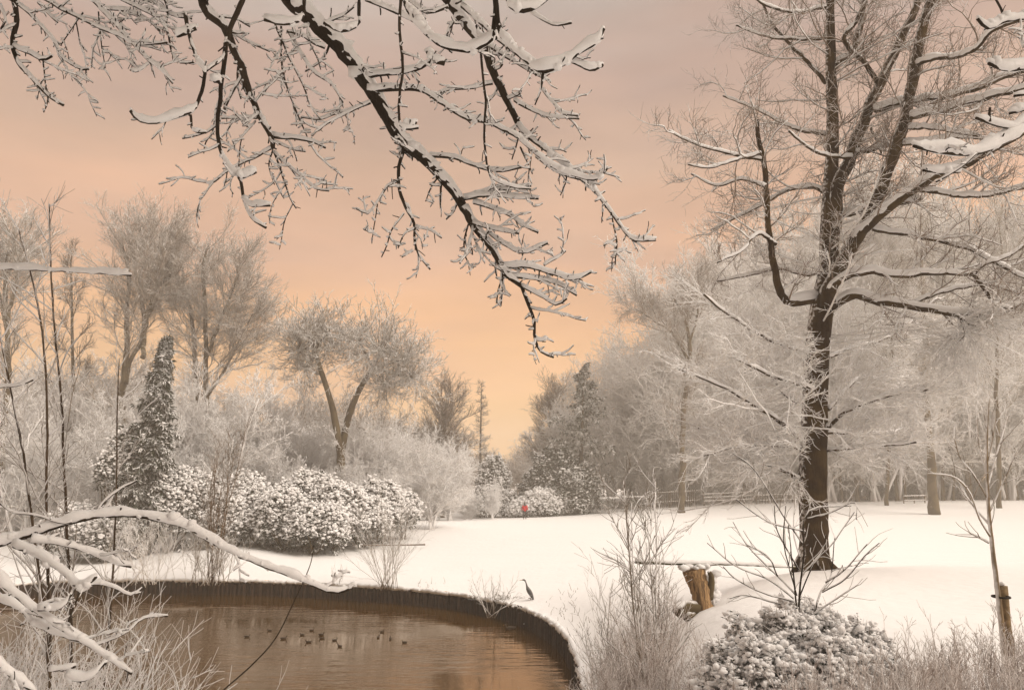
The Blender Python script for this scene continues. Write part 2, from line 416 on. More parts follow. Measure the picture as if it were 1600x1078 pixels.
m2 = N(t, 'ShaderNodeMapRange'); m2.inputs[1].default_value = .4; m2.inputs[2].default_value = .62; m2.inputs[3].default_value = .08; m2.inputs[4].default_value = .75
t.links.new(n2.outputs[0], m2.inputs[0]); t.links.new(m2.outputs[0], bp.inputs['Strength'])
t.links.new(n1.outputs[0], bp.inputs['Height']); t.links.new(bp.outputs[0], b.inputs['Normal'])
wm = MB(); cx, cy = OUT.mean(0)
cc = OUT.mean(0); o2 = OUT + norm(OUT - cc) * .1
wv = np.column_stack([o2, np.full(nO, WL)]); wm.add(wv, np.arange(nO)[None, :])
tag(wm.build('water', m, smooth=False), 'brown rippled pond water reflecting the orange sky', kind='structure')

# ------------------------------------------------------------------ pile edging
rs = np.random.RandomState(5)
d = OUT; seg = np.linalg.norm(np.roll(d, -1, 0) - d, axis=1); cum = np.concatenate([[0], np.cumsum(seg)])
endi = int(np.argmin(((OUT - np.array((1.75, 17.2))) ** 2).sum(1)))
Ltot = cum[endi]; M_pile = plain('wet_wood_pile', (.014, .008, .005), .7, .6, 5, .6)
_t = M_pile.node_tree; _oi = N(_t, 'ShaderNodeObjectInfo'); _mr = N(_t, 'ShaderNodeMapRange'); _mr.inputs[3].default_value = .35; _mr.inputs[4].default_value = 2.6
_t.links.new(_oi.outputs['Random'], _mr.inputs[0]); _vm = N(_t, 'ShaderNodeVectorMath', operation='SCALE'); _b = _t.nodes['Principled BSDF']; _src = _b.inputs['Base Color'].links[0].from_socket
_t.links.new(_src, _vm.inputs[0]); _t.links.new(_mr.outputs[0], _vm.inputs['Scale']); _t.links.new(_vm.outputs[0], _b.inputs['Base Color'])
wall = thing('pile_edging', (at_z(700, 930, 1)[0], at_z(700, 930, 1)[1], 0), 'dark wooden pile edging curving along the far bank of the pond', 'retaining wall')
ps = np.arange(0, Ltot, .26)
px_ = np.interp(ps, cum[:endi + 1], d[:endi + 1, 0]); py_ = np.interp(ps, cum[:endi + 1], d[:endi + 1, 1])
ctr = OUT.mean(0)
rest = MB(); order = list(range(len(ps)))[::-1]      # nearest first
for q, k in enumerate(order):
    xx, yy = px_[k], py_[k]
    hgt = .85 + .07 * rs.randn() + .05 * math.sin(k * .21)
    inw = norm(np.array(ctr) - (xx, yy)) * .05
    xx += inw[0] + .02 * rs.randn(); yy += inw[1] + .02 * rs.randn()
    tx, ty = rs.randn(2) * .02
    zs = [-.8, 0., hgt - .03, hgt]; rr = .116 + .014 * rs.randn()
    P = np.array([[xx - tx, yy - ty, zs[0]], [xx, yy, zs[1]], [xx + tx, yy + ty, zs[2]], [xx + tx, yy + ty, zs[3]]])
    mbp = MB() if q < 100 else rest
    sweep(mbp, P[None], np.array([[rr, rr, rr * .96, rr * .8]]), 9)
    if q < 100: mbp.build('pile', M_pile, wall)
tag(rest.build('piles', M_pile, wall), kind='stuff')
s_ = MB(); sp = np.arange(0, Ltot, .12); sx = np.interp(sp, cum[:endi + 1], d[:endi + 1, 0]); sy = np.interp(sp, cum[:endi + 1], d[:endi + 1, 1])
sm = rs.randn(len(sp)); sm = np.convolve(sm, np.ones(5) / 5, 'same')
dirc = norm(ctr[None] - np.stack([sx, sy], 1))
P = np.column_stack([np.stack([sx, sy], 1) + dirc * (.04 + .05 * sm[:, None]), .96 + .03 * sm + .02 * rs.randn(len(sp))])
sweep(s_, P[None], (.1 + .03 * sm)[None], 8, rs, .1)
kk = rs.rand(len(P)) < .35; blobs(s_, rs, P[kk] + rs.randn(kk.sum(), 3) * [.06, .06, .02], .07 + .08 * rs.rand(kk.sum()), .6, .15)
s_.build('snow_cap', M_snow, wall)

# ------------------------------------------------------------------ traced branches
def traced(pts, Y0, Y1, r0, r1, n=None):
    """polyline given in photograph pixels -> real metres at its own depth"""
    pts = list(pts); L = len(pts); o = []
    for k, (x, y) in enumerate(pts):
        t = k / (L - 1); Y = Y0 + (Y1 - Y0) * t
        X = at(x, y, Y); s = pxm(x, y, Y)
        o.append((*X, (r0 + (r1 - r0) * t) * s))
    if n is None: n = max(8, int(sum(math.hypot(pts[i + 1][0] - pts[i][0], pts[i + 1][1] - pts[i][1]) for i in range(L - 1)) / 9))
    o = resample(o, n)
    return o[None, :, :3], o[None, :, 3]
def jitter(rs, P, R, a):
    g = rs.randn(*P.shape) * a; g = (g + np.roll(g, 1, 1)) / 2; g[:, 0] = 0
    return P + g * R[..., None], R

def branch_part(parent, name, rs, polys, **k):
    """splits the traced stems into connected limbs, one part each"""
    groups = []
    for p in polys:
        home = None
        for g in groups:
            for o in g:
                o_ = resample([(x, y, 0) for x, y in o[0]], 40)
                for e in (p[0][0], p[0][-1]):
                    if np.hypot(o_[:, 0] - e[0], o_[:, 1] - e[1]).min() < 12: home = g
        if home is None: groups.append([p])
        else: home.append(p)
    for g in groups: one_limb(parent, name, rs, g, **k)
def one_limb(parent, name, rs, polys, snow=.68, twig=1.0, twL=.28, bark=None, spx=None, label=None, stub=1.):
    """one limb with its side branches, twigs and the snow lying on them"""
    b, s = MB(), MB()
    for (pts, Ya, Yb, ra, rb, sn) in polys:
        P, R = traced(pts, Ya, Yb, ra, rb); P, R = jitter(rs, P, R, .35 / (1 + .25 * ra))
        u = pxm(pts[0][0], pts[0][1], Ya)
        sweep(b, P, R, 8, rs, .05)
        snow_on(s, rs, P, R, sn * u * snow, 10, .09, knob=.55)
        ln = plen(P)[0]
        Ymid = (Ya + Yb) / 2; px1 = pxm(600, 200, Ymid)
        n1 = max(0, int(ln / (26 * px1) * twig))
        P1, R1 = spawn(rs, P, R, n1, .15, 1., 52, 15, twL * Ymid / 5, .45, .45, 7, .16, .05, -.01, .5, 1.1 * px1, 2.2 * px1, .5, .8)
        sweep(b, P1, R1, 5, rs, .05); snow_on(s, rs, P1, R1, 3.6 * px1 * snow, 6, .12, knob=.3)
        n2 = np.maximum(1, (plen(P1) / (11 * px1)).astype(int))
        P2, R2 = spawn(rs, P1, R1, n2, .2, 1., 55, 18, 17 * px1, .45, .2, 5, .2, .12, .03, .7, .8 * px1, 1.4 * px1, .7, .8)
        sweep(b, P2, R2, 4); snow_on(s, rs, P2, R2, 3.6 * px1 * snow, 6, .14, knob=.22)
        n3 = max(1, int(ln / (9 * px1) * stub))
        P3, R3 = spawn(rs, P, R, n3, .05, 1., 60, 18, 10 * px1, .4, .1, 4, .2, .2, .05, .5, .8 * px1, 1.6 * px1, .7, .8)
        sweep(b, P3, R3, 4); snow_on(s, rs, P3, R3, 3.6 * px1 * snow, 6, .14, keep=.8, knob=.25)
        # buds at the tips
    o = b.build(name, bark or M_bark, parent)
    if label: o['label'] = label
    q = s.build('snow', M_snow, o)
    return o

OT = thing('overhanging_tree', (-2.6, -3.2, th(-2.6, -3.2)), 'bare tree whose dark snow-laden branches hang down from the top edge over the pond', 'tree')
rs = np.random.RandomState(11)
tb = MB()
def world_tube(mb, pts, radii, n=24, s=12, rs=rs, lump=.04):
    q = resample([(*p, r) for p, r in zip(pts, radii)], n); sweep(mb, q[None, :, :3], q[None, :, 3], s, rs, lump)
world_tube(tb, [(-2.6, -3.2, 4.2), (-2.6, -3.1, 4.9), (-2.5, -2.9, 7), (-2.2, -2.4, 9.6), (-1.8, -1.6, 12)], [.42, .3, .27, .22, .16])
tops = {k: at(x, y, Y) for k, (x, y, Y) in dict(a=(317, 0, 6.2), b=(379, 0, 5.6), c=(454, 0, 6.5), d=(699, 0, 6.5), l=(100, -10, 6)).items()}
for k, (p1, rr) in dict(a=((-2.2, 2.2, 11.6), .05), c=((-1.4, 2.8, 12), .085), d=((-.5, 3, 12), .06), l=((-3, 2, 11.3), .05)).items():
    e_ = tops[k]; world_tube(tb, [(-2.1, -2.2, 10.2), (-2., 0, 11.4), p1, e_], [.12, .1, (rr + .1) / 2, rr * .7], 20, 8)
def shade_canopy(T, x, y, z0, z1, seed, nl, L):
    """unseen upper crown, added to shade the branches hanging below it"""
    rs = np.random.RandomState(seed); q = np.column_stack([np.full(20, x) + np.linspace(0, .6, 20), np.full(20, y), np.linspace(z0, z1, 20)])[None]
    a, b = MB(), MB(); sweep(a, q, np.linspace(.2, .05, 20)[None], 8)
    def ok(P, R):
        d = P[..., 1] * cP + (P[..., 2] - EYE) * sP; v = (-(P[..., 1]) * sP + (P[..., 2] - EYE) * cP) / np.maximum(d, .05); u = P[..., 0] / np.maximum(d, .05)
        bad = ((d > .05) & (v < .46) & (np.abs(u) < .72)) | (P[..., 2] < z0 - 2.5); k = ~bad.any(1); return P[k], R[k]
    P1, R1 = ok(*spawn(rs, q, np.full((1, 20), .12), nl, 0, 1, 65, 15, L, .25, .35, 12, .07, .1, .0, .7, .05, .09, .3)); sweep(a, P1, R1, 6)
    P2, R2 = ok(*spawn(rs, P1, R1, 13, .1, 1, 45, 14, L * .4, .3, .35, 8, .1, .05, .0, .5, .02, .035, .4)); sweep(b, P2, R2, 5); snow_on(b, rs, P2, R2, .06, 5)
    P3, R3 = ok(*spawn(rs, P2, R2, 9, .1, 1, 45, 14, L * .16, .3, .35, 6, .14, .05, .0, .6, .01, .014, .5)); sweep(b, P3, R3, 4); snow_on(b, rs, P3, R3, .04, 5)
    o = a.build('shade_bough', M_bark, T); b.build('crown', M_twig, T)  # out-of-view boughs and twigs, added for the shade they cast
shade_canopy(OT, -1.8, -1.6, 11.8, 20, 17, 95, 8.5)
tb.build('trunk', M_bark, OT)
# limb A
branch_part(OT, 'limb', rs, [
    ([(312, -30), (317, 0), (326, 22), (349, 41), (364, 75), (379, 109), (392, 150), (409, 188), (424, 214), (426, 232)], 6.2, 6.4, 8, 3.5, 6),
    ([(426, 214), (450, 216), (484, 221), (508, 231)], 6.4, 6.3, 3, 1.5, 6),
    ([(428, 238), (450, 259), (472, 277), (491, 294), (514, 299)], 6.4, 6.2, 1.8, 1.2, 4),
    ([(424, 232), (398, 247), (371, 259), (352, 270), (330, 287), (311, 281)], 6.4, 6.6, 2, 1, 4),
    ([(429, 240), (437, 262), (446, 289), (454, 311), (463, 326)], 6.4, 6.4, 1.6, 1, 3),
    ([(426, 236), (420, 259), (429, 289)], 6.4, 6.3, 1.4, .8, 2),
    ([(382, 115), (366, 140), (350, 175)], 6.3, 6.5, 2, 1.5, 4), ([(402, 185), (375, 184), (345, 186)], 6.4, 6.6, 1.7, 1, 4),
    ([(399, 190), (378, 214), (356, 237)], 6.4, 6.1, 1.6, 1, 2), ([(398, 160), (415, 140), (434, 122), (442, 110)], 6.3, 6.3, 1.6, 1, 4),
], label=None)
# limb B, thin and dark
branch_part(OT, 'limb', rs, [
    ([(386, -25), (379, 0), (369, 22), (356, 56), (351, 86), (347, 124), (343, 161), (339, 195), (343, 229), (356, 259), (375, 281), (381, 315), (394, 341), (416, 356)], 5.0, 4.9, 4.5, 2, 9),
    ([(381, 312), (395, 322), (422, 322)], 4.9, 4.8, 2, 1.5, 10), ([(372, 277), (385, 275), (400, 268)], 4.9, 4.9, 3, 3, 13),
    ([(339, 195), (325, 206), (300, 214), (285, 217)], 5, 5.1, 1.5, 1, 4), ([(335, 205), (322, 222), (318, 240)], 5, 5, 1.2, .8, 2)], twig=.35, stub=.5)
# limb C, the thickest
branch_part(OT, 'limb', rs, [
    ([(425, -35), (454, 0), (476, 22), (514, 56), (544, 90), (570, 128), (594, 165), (616, 202), (631, 225), (661, 247), (687, 274), (710, 300), (725, 326)], 6.5, 6.8, 14, 7, 9),
    ([(725, 326), (740, 352), (762, 379), (777, 404), (792, 429), (815, 447)], 6.8, 6.9, 7, 3.5, 7),
    ([(815, 447), (826, 474), (834, 500), (836, 530), (845, 549), (865, 558)], 6.9, 6.9, 2.8, 1.8, 4),
    ([(837, 531), (846, 532), (856, 528)], 6.9, 6.9, 1.6, 1.4, 5)], twig=.9)
branch_part(OT, 'limb', rs, [
    ([(575, 142), (600, 139), (624, 139), (657, 141), (680, 154), (706, 172), (732, 186), (762, 191), (785, 202), (811, 217), (837, 240), (867, 262), (897, 274), (931, 281), (950, 262)], 6.6, 6.2, 4, 2, 7),
    ([(571, 120), (605, 116), (627, 114), (657, 107), (676, 94)], 6.6, 6.2, 3.5, 2, 8),
    ([(668, 80), (680, 95), (694, 100)], 6.2, 6.2, 4, 4, 12),
    ([(672, 244), (710, 247), (740, 259), (777, 268), (815, 262)], 6.8, 6.6, 3, 1.6, 6),
    ([(725, 311), (762, 300), (792, 296), (830, 291)], 6.8, 6.7, 3, 1.6, 6), ([(728, 311), (762, 306), (800, 309), (841, 311)], 6.8, 6.5, 2.6, 1.5, 6),
    ([(740, 317), (770, 326), (800, 339), (819, 352), (841, 364)], 6.8, 6.7, 2.4, 1.5, 6),
    ([(740, 349), (777, 360), (811, 365)], 6.8, 6.6, 2.4, 1.5, 6), ([(762, 362), (792, 384), (819, 395), (856, 380)], 6.8, 6.6, 2.6, 1.6, 7),
    ([(785, 417), (826, 417), (867, 429), (897, 436), (924, 425)], 6.9, 6.8, 3, 1.8, 8), ([(800, 432), (837, 436), (871, 444), (901, 462)], 6.9, 6.9, 2.6, 1.5, 7),
    ([(790, 425), (806, 415), (830, 412)], 6.9, 7, 2.4, 1.5, 7),
    ([(815, 447), (845, 462), (869, 476), (886, 466)], 6.9, 6.8, 2.4, 1.5, 5), ([(850, 415), (872, 402), (884, 392)], 6.9, 6.9, 1.4, 1.2, 5),
    ([(789, 429), (779, 451), (776, 474)], 6.9, 6.9, 1.5, 1, 1), ([(732, 350), (725, 380), (729, 406), (740, 419)], 6.8, 6.8, 1.4, 1, 2),
    ([(735, 352), (745, 382), (768, 412), (785, 425)], 6.8, 6.8, 1.4, 1, 2), ([(684, 277), (672, 296), (665, 315)], 6.8, 6.8, 1.5, .8, 1)], twig=.8, twL=.22)
branch_part(OT, 'limb', rs, [
    ([(579, 161), (549, 172), (519, 180), (500, 187), (470, 184)], 6.6, 6.6, 2.4, 1, 4), ([(577, 161), (536, 180), (502, 199), (487, 214)], 6.6, 6.5, 2, 1, 4),
    ([(631, 232), (624, 262), (624, 296), (635, 326), (648, 352), (648, 380), (657, 402), (672, 421)], 6.7, 6.7, 3, 1.4, 4),
    ([(624, 283), (605, 292), (590, 315), (575, 334), (556, 326)], 6.7, 6.7, 1.8, 1.1, 4), ([(590, 319), (586, 345), (581, 378)], 6.7, 6.7, 1, .7, 1),
    ([(631, 334), (612, 360), (604, 385), (596, 402)], 6.7, 6.7, 1.4, .9, 2), ([(650, 355), (672, 360), (690, 372)], 6.7, 6.6, 1.3, 1, 4),
    ([(648, 358), (632, 366), (622, 388)], 6.7, 6.7, 1.2, 1, 4), ([(645, 392), (635, 398), (628, 402)], 6.7, 6.7, 1.2, 1, 4),
    ([(427, 30), (450, 86), (472, 131), (487, 169), (502, 187)], 6.4, 6.4, 1.8, 1, 4), ([(439, 30), (442, 112), (461, 169), (480, 214)], 6.5, 6.5, 1.7, 1, 3),
    ([(450, 49), (487, 109), (517, 131), (536, 161)], 6.5, 6.5, 2.2, 1.2, 5), ([(442, 112), (420, 135), (410, 150)], 6.5, 6.4, 1.6, 1, 3),
    ([(508, 75), (490, 68), (470, 55), (448, 50)], 6.5, 6.4, 2.6, 1.6, 5), ([(485, 70), (495, 90), (501, 109)], 6.5, 6.5, 1.1, .8, 1)], twig=.6, twL=.2)
# limb D
branch_part(OT, 'limb', rs, [
    ([(680, -30), (699, 0), (725, 34), (755, 71), (770, 112), (789, 150), (800, 172), (813, 199)], 6.5, 6.5, 9, 4.5, 8),
    ([(810, 196), (822, 210), (849, 232), (875, 251), (905, 277), (931, 300), (954, 330), (972, 356), (991, 375), (1025, 375)], 6.5, 6.3, 4, 2, 7),
    ([(955, 332), (961, 362), (963, 386), (961, 414)], 6.3, 6.3, 1.2, 1, 2), ([(963, 386), (952, 380), (943, 384)], 6.3, 6.3, 1, 1, 5), ([(962, 396), (972, 392), (979, 388)], 6.3, 6.3, 1, 1, 5),
    ([(804, 157), (830, 172), (856, 182), (905, 186)], 6.4, 6.3, 2.6, 1.4, 6), ([(848, 140), (867, 165), (880, 178), (903, 182)], 6.3, 6.2, 2, 1.4, 6),
    ([(762, 72), (800, 94), (830, 112), (860, 128)], 6.5, 6.3, 3, 1.8, 7), ([(722, 10), (750, 35), (775, 60), (812, 88), (838, 118)], 6.4, 6.3, 3.5, 2, 8),
    ([(770, 131), (732, 139), (702, 141), (680, 150)], 6.5, 6.6, 2, 1.2, 6), ([(715, 28), (702, 45), (698, 60)], 6.5, 6.6, 2, 1.2, 4),
    ([(812, 205), (806, 230), (800, 250)], 6.5, 6.6, 1.4, 1, 2), ([(813, 230), (822, 250), (832, 272)], 6.5, 6.5, 1.4, 1, 2), ([(838, 245), (860, 262), (885, 275), (915, 283)], 6.4, 6.3, 2.2, 1.4, 6),
    ([(640, -5), (650, 10), (668, 20), (700, 12)], 6.5, 6.4, 2.6, 2, 7)], twig=.75, twL=.22)
# near, heavily loaded branches
branch_part(OT, 'limb', rs, [
    ([(622, -20), (631, 0), (650, 34), (680, 64), (710, 77), (740, 77), (766, 64), (772, 49), (775, 0), (776, -20)], 4.4, 4.2, 4, 4, 15),
    ([(774, 0), (781, 49), (800, 75), (826, 97), (849, 112), (879, 101), (905, 82), (931, 67), (943, 45)], 4.2, 4.0, 4.5, 3, 17),
    ([(894, 97), (912, 106), (928, 110), (942, 101)], 4.1, 4.1, 2.5, 2.5, 11), ([(849, 112), (845, 139), (836, 165)], 4.1, 4.2, 2.4, 1, 3),
    ([(790, -10), (800, 12), (822, 16), (850, 2), (860, -12)], 3.9, 3.9, 4, 4, 20), ([(830, 20), (860, 38), (875, 40), (893, 37)], 5.5, 5.4, 2, 1.6, 6),
    ([(776, 60), (752, 60), (745, 40)], 4.3, 4.4, 3, 3, 10),
    ([(476, -15), (474, 20), (465, 34), (442, 38), (412, 32)], 4.6, 4.6, 3, 2.5, 15), ([(562, -15), (561, 20), (559, 38), (532, 49), (506, 36)], 4.6, 4.6, 3, 2.5, 13)], twig=.12, stub=.35)
branch_part(OT, 'limb', rs, [
    ([(627, -15), (624, 37), (627, 75), (629, 112), (624, 150), (624, 187), (631, 202), (654, 200)], 5, 5, 2.4, 1.8, 8),
    ([(632, 192), (642, 196), (650, 190)], 5, 5, 3, 3, 9),
    ([(751, 75), (755, 124), (759, 161), (757, 199), (759, 240), (768, 277), (800, 292), (830, 296)], 5.4, 5.4, 2, 1.5, 5),
    ([(572, 0), (600, 12), (640, 30), (656, 42)], 5.5, 5.4, 3, 2, 7)], twig=.25, stub=.5)
# left group
branch_part(OT, 'limb', rs, [
    ([(20, -25), (22, 0), (26, 30), (21, 56), (21, 75), (30, 101), (52, 124), (75, 150), (99, 165)], 5.2, 5.2, 4.5, 2, 4),
    ([(22, 73), (45, 82), (67, 94), (82, 88)], 5.2, 5.2, 3, 1.8, 6), ([(67, 94), (71, 131), (75, 157), (68, 176)], 5.2, 5.2, 1.1, .9, 2),
    ([(8, -5), (34, 11), (64, 41), (86, 67), (97, 90), (127, 109), (139, 109)], 5.8, 5.8, 2.4, 1.4, 5), ([(97, 90), (106, 112), (122, 126), (126, 132)], 5.8, 5.8, 1.2, 1, 4),
    ([(0, 8), (8, 30), (2, 45)], 5.2, 5.1, 2, 1.5, 5)], twig=.5)
branch_part(OT, 'limb', rs, [
    ([(60, -8), (97, 15), (127, 30), (157, 45), (187, 56), (210, 69), (240, 69), (262, 67)], 6, 6, 2.6, 1.4, 5),
    ([(138, -6), (165, 22), (187, 45), (210, 71), (232, 94), (255, 112), (270, 131)], 6, 6, 3, 1.4, 6), ([(232, 100), (215, 112), (203, 110)], 6, 6, 1.2, 1, 5),
    ([(154, 19), (159, 75), (165, 107)], 6, 6, 1.1, .6, 1), ([(130, 20), (112, 45), (95, 71)], 6, 6.1, 1.2, .8, 1),
    ([(180, -5), (215, 12), (245, 28), (262, 50), (268, 80), (280, 98), (303, 98)], 6.2, 6.2, 2, 1.2, 5), ([(200, -5), (240, 5), (270, 25), (300, 30)], 6.4, 6.3, 2, 1.3, 6),
    ([(165, 15), (200, 18), (228, 30), (250, 48)], 6.4, 6.3, 1.8, 1.2, 6), ([(230, -8), (238, 20), (262, 42), (290, 50)], 6.6, 6.4, 1.8, 1.2, 6),
    ([(60, 5), (76, 22), (90, 36)], 6, 6, 1.8, 1.2, 4), ([(255, -6), (262, 20), (258, 45)], 6.3, 6.3, 1.5, 1, 3)], twig=.9, twL=.25)
branch_part(OT, 'limb', rs, [
    ([(289, 22), (296, 56), (307, 90), (319, 109), (319, 124), (311, 157), (296, 176), (262, 187), (236, 193), (214, 186), (204, 174)], 4.6, 4.4, 3, 2.5, 11),
    ([(319, 112), (345, 94), (352, 75)], 4.6, 4.7, 3, 2, 6), ([(298, 180), (300, 200), (308, 207), (322, 208)], 4.5, 4.5, 2, 1.5, 6),
    ([(276, 56), (290, 52), (306, 44)], 4.6, 4.6, 3.5, 3.5, 11), ([(335, 126), (344, 128)], 4.6, 4.6, 3.5, 3.5, 10)], twig=.1, stub=.4)

# ------------------------------------------------------------------ main oak
def oak():
    rs = np.random.RandomState(21)
    Y = 21.
    bx, by, bz = at(1272, 890, Y)
    T = thing('oak_tree', (bx, by, bz), 'large bare dark-trunked tree standing alone on the snowy rise right of the pond', 'tree')
    mb, sn = MB(), MB()
    s1 = pxm(1272, 700, Y)
    q = resample([(*at(x, y, Y), r * s1) for x, y, r in [(1274, 906, 30), (1274, 893, 27), (1273, 880, 24.5), (1272, 860, 23), (1271, 800, 22), (1269, 750, 22), (1271, 700, 21.5), (1274, 620, 20), (1276, 560, 20), (1281, 510, 19), (1287, 470, 19),
         (1294, 420, 16), (1295, 380, 15), (1297, 320, 14), (1300, 250, 11), (1301, 180, 10), (1298, 100, 9), (1297, 0, 7), (1300, -120, 5), (1298, -260, 2)]], 90)
    sweep(mb, q[None, :, :3], q[None, :, 3] * .96, 18, rs, .035)
    # root flare
    for a in np.linspace(0, 2 * np.pi, 7, endpoint=False) + .3:
        dx, dy = math.cos(a), math.sin(a); L = .42 + .14 * rs.rand()
        g = lambda k: th(bx + dx * k, by + dy * k)
        p = [(bx + dx * .2, by + dy * .2, bz + .5), (bx + dx * .38, by + dy * .38, bz + .18), (bx + dx * L, by + dy * L, g(L) - .03), (bx + dx * L * 1.3, by + dy * L * 1.3, g(L * 1.3) - .12)]
        world_tube(mb, p, [.08, .09, .06, .03], 12, 9, rs)
    main = [(q[None, :, :3], q[None, :, 3])]
    limbs = [
        ([(1296, 440), (1304, 330), (1307, 292), (1330, 232), (1352, 180), (1375, 127), (1405, 71), (1427, 22), (1433, -10), (1450, -120)], 0, -.6, 12, 4, 2),
        ([(1292, 478), (1305, 440), (1326, 392), (1360, 330), (1390, 255), (1412, 195), (1427, 124), (1442, 45), (1455, -10), (1470, -140)], -.3, -2., 13, 6, 2),
        ([(1280, 466), (1259, 468), (1240, 471), (1225, 466), (1216, 447), (1210, 417), (1204, 380), (1200, 337), (1195, 262), (1184, 214), (1184, 187)], 0, -1.0, 8, 3, 6),
        ([(1371, 130), (1349, 97), (1326, 75), (1319, 60), (1337, 34), (1352, 0), (1358, -40)], -.3, -.5, 4, 3, 4),
        ([(1303, 105), (1315, 95), (1330, 82), (1345, 40), (1350, 0)], 0, .5, 6, 4, 5),
        ([(1290, 480), (1300, 450), (1326, 432), (1356, 425), (1405, 431), (1457, 427), (1521, 429)], -.2, -2.5, 7, 3, 7),
        ([(1521, 429), (1540, 455), (1555, 475), (1582, 482)], -2.5, -2.8, 3, 2, 5), ([(1521, 429), (1540, 412), (1565, 405), (1600, 385)], -2.5, -3, 2.5, 2, 5),
        ([(1290, 492), (1307, 472), (1326, 464), (1349, 462), (1375, 472), (1420, 477), (1461, 485), (1506, 491), (1562, 489), (1600, 470), (1660, 450)], 0, -2.5, 8, 4, 7),
        ([(1420, 477), (1455, 462), (1500, 450), (1545, 445), (1600, 462)], -1.2, -2, 3, 2, 5),
        ([(1495, 492), (1515, 505), (1528, 508)], -2, -2.2, 2.5, 2, 5), ([(1498, 495), (1508, 520), (1490, 540)], -2, -1.8, 2, 1, 3),
        ([(1337, 375), (1360, 352), (1394, 322), (1431, 296), (1457, 277), (1506, 259), (1555, 232), (1620, 195)], -.8, -4, 7, 5, 8),
        ([(1364, 357), (1412, 365), (1469, 376), (1517, 391), (1555, 410), (1600, 432), (1650, 450)], -1, -3, 4, 3, 6),
        ([(1435, 296), (1487, 304), (1525, 307), (1570, 300), (1620, 288)], -2, -4, 4, 3, 6),
        ([(1367, 172), (1412, 161), (1469, 152), (1525, 139), (1562, 124), (1620, 105)], -.5, -3, 5, 3.5, 8),
        ([(1424, 182), (1487, 169), (1525, 157), (1562, 148), (1630, 130)], -1.4, -4, 5, 4, 9),
        ([(1435, 99), (1457, 92), (1499, 88), (1525, 75), (1555, 45), (1610, 28)], -1.7, -4, 4, 3, 7),
        ([(1412, 225), (1450, 221), (1506, 214), (1560, 222)], -1.2, -3, 3.5, 2.5, 7), ([(1412, 200), (1450, 200), (1485, 205), (1530, 212)], -1.2, -3, 3.5, 2.5, 7),
        ([(1315, 338), (1355, 328), (1400, 320), (1440, 310)], 0, -1.5, 5, 3, 8), ([(1338, 238), (1365, 234), (1390, 226), (1412, 218)], -.3, -1, 3.5, 3, 5),
        ([(1360, 200), (1372, 225), (1377, 240)], -.3, -.3, 2, 1.5, 2),
        ([(1262, 549), (1225, 541), (1180, 519), (1124, 481), (1100, 460)], -.3, -2.5, 3, 1.5, 6), ([(1270, 609), (1240, 597), (1214, 590), (1180, 575), (1142, 556)], -.4, -2.5, 4, 1.5, 7),
        ([(1247, 684), (1217, 657), (1169, 627), (1131, 605), (1056, 575)], -.3, -2.6, 4, 1.5, 7), ([(1247, 690), (1190, 684), (1140, 680), (1090, 668)], 0, 1.5, 3, 1.5, 6),
        ([(1292, 669), (1322, 642), (1360, 627), (1412, 612), (1450, 609)], -.2, -2, 4, 1.8, 7), ([(1292, 676), (1337, 676), (1394, 676), (1450, 660)], .1, 1.8, 3, 1.6, 6),
        ([(1290, 704), (1337, 699), (1394, 695), (1431, 691)], -.1, -1.5, 3, 1.6, 6), ([(1248, 700), (1210, 696), (1150, 698), (1100, 712)], -.1, -2, 3, 1.5, 6),
        ([(1290, 560), (1330, 545), (1380, 530), (1430, 500)], .1, 1.5, 3, 1.5, 6), ([(1294, 640), (1330, 600), (1355, 590), (1420, 590)], .1, 1.5, 3, 1.4, 6),
        ([(1262, 640), (1220, 610), (1190, 560), (1160, 520)], .2, 1.5, 2.6, 1.3, 5), ([(1250, 750), (1225, 735), (1180, 722), (1150, 716)], 0, -1.2, 4, 1.5, 5),
        ([(1286, 420), (1260, 430), (1220, 420), (1170, 430), (1120, 440)], .2, 1.5, 3, 1.4, 5),
        ([(1290, 300), (1260, 292), (1225, 300), (1190, 320), (1150, 340), (1110, 360)], .2, 1.6, 4, 1.4, 5), ([(1212, 382), (1190, 366), (1175, 372), (1160, 392), (1120, 410)], -.6, -1.2, 3, 1.3, 4),
        ([(1290, 130), (1265, 100), (1235, 70), (1205, 35), (1185, -10)], .2, 1.5, 3.4, 1.6, 4), ([(1330, 246), (1290, 243), (1262, 230), (1232, 205)], -.3, -1.4, 3, 1.5, 4),
        ([(1188, 240), (1150, 250), (1110, 262), (1075, 258)], -.9, -1.6, 2.5, 1.2, 4), ([(1290, 210), (1240, 200), (1180, 170), (1130, 150)], .3, 1.9, 3.4, 1.3, 5), ([(1192, 250), (1140, 240), (1085, 225), (1045, 205)], -.8, -1.8, 2.6, 1.2, 4),
        ([(1290, 60), (1250, 62), (1200, 58), (1150, 40)], .2, 1.2, 3, 1.3, 4), ([(1290, 12), (1240, 20), (1190, 5), (1170, -20)], -.2, -1.2, 3, 1.3, 4), ([(1196, 292), (1160, 280), (1120, 290), (1080, 272)], -.8, 0, 2.6, 1.2, 4),
    ]
    P0s, R0s = [], []
    for pts, a, b, ra, rb, sw in limbs:
        P, R = traced(pts, Y + a, Y + b, ra, rb, 30); P, R = jitter(rs, P, R, .25)
        sweep(mb, P, R, 9, rs, .05)
        snow_on(sn, rs, P, R, sw * s1 * (.34 if np.mean([p_[1] for p_ in pts]) > 500 else .58), 8, .05, .25)
        P0s.append(P); R0s.append(R)
    tr = mb.build('trunk', M_trunk, T)
    sn.build('snow', M_snow, tr)
    P0 = np.concatenate(P0s); R0 = np.concatenate(R0s)
    # stems of the trunk and the three leaders carry finer wood too
    tw, ts, wh = MB(), MB(), MB()
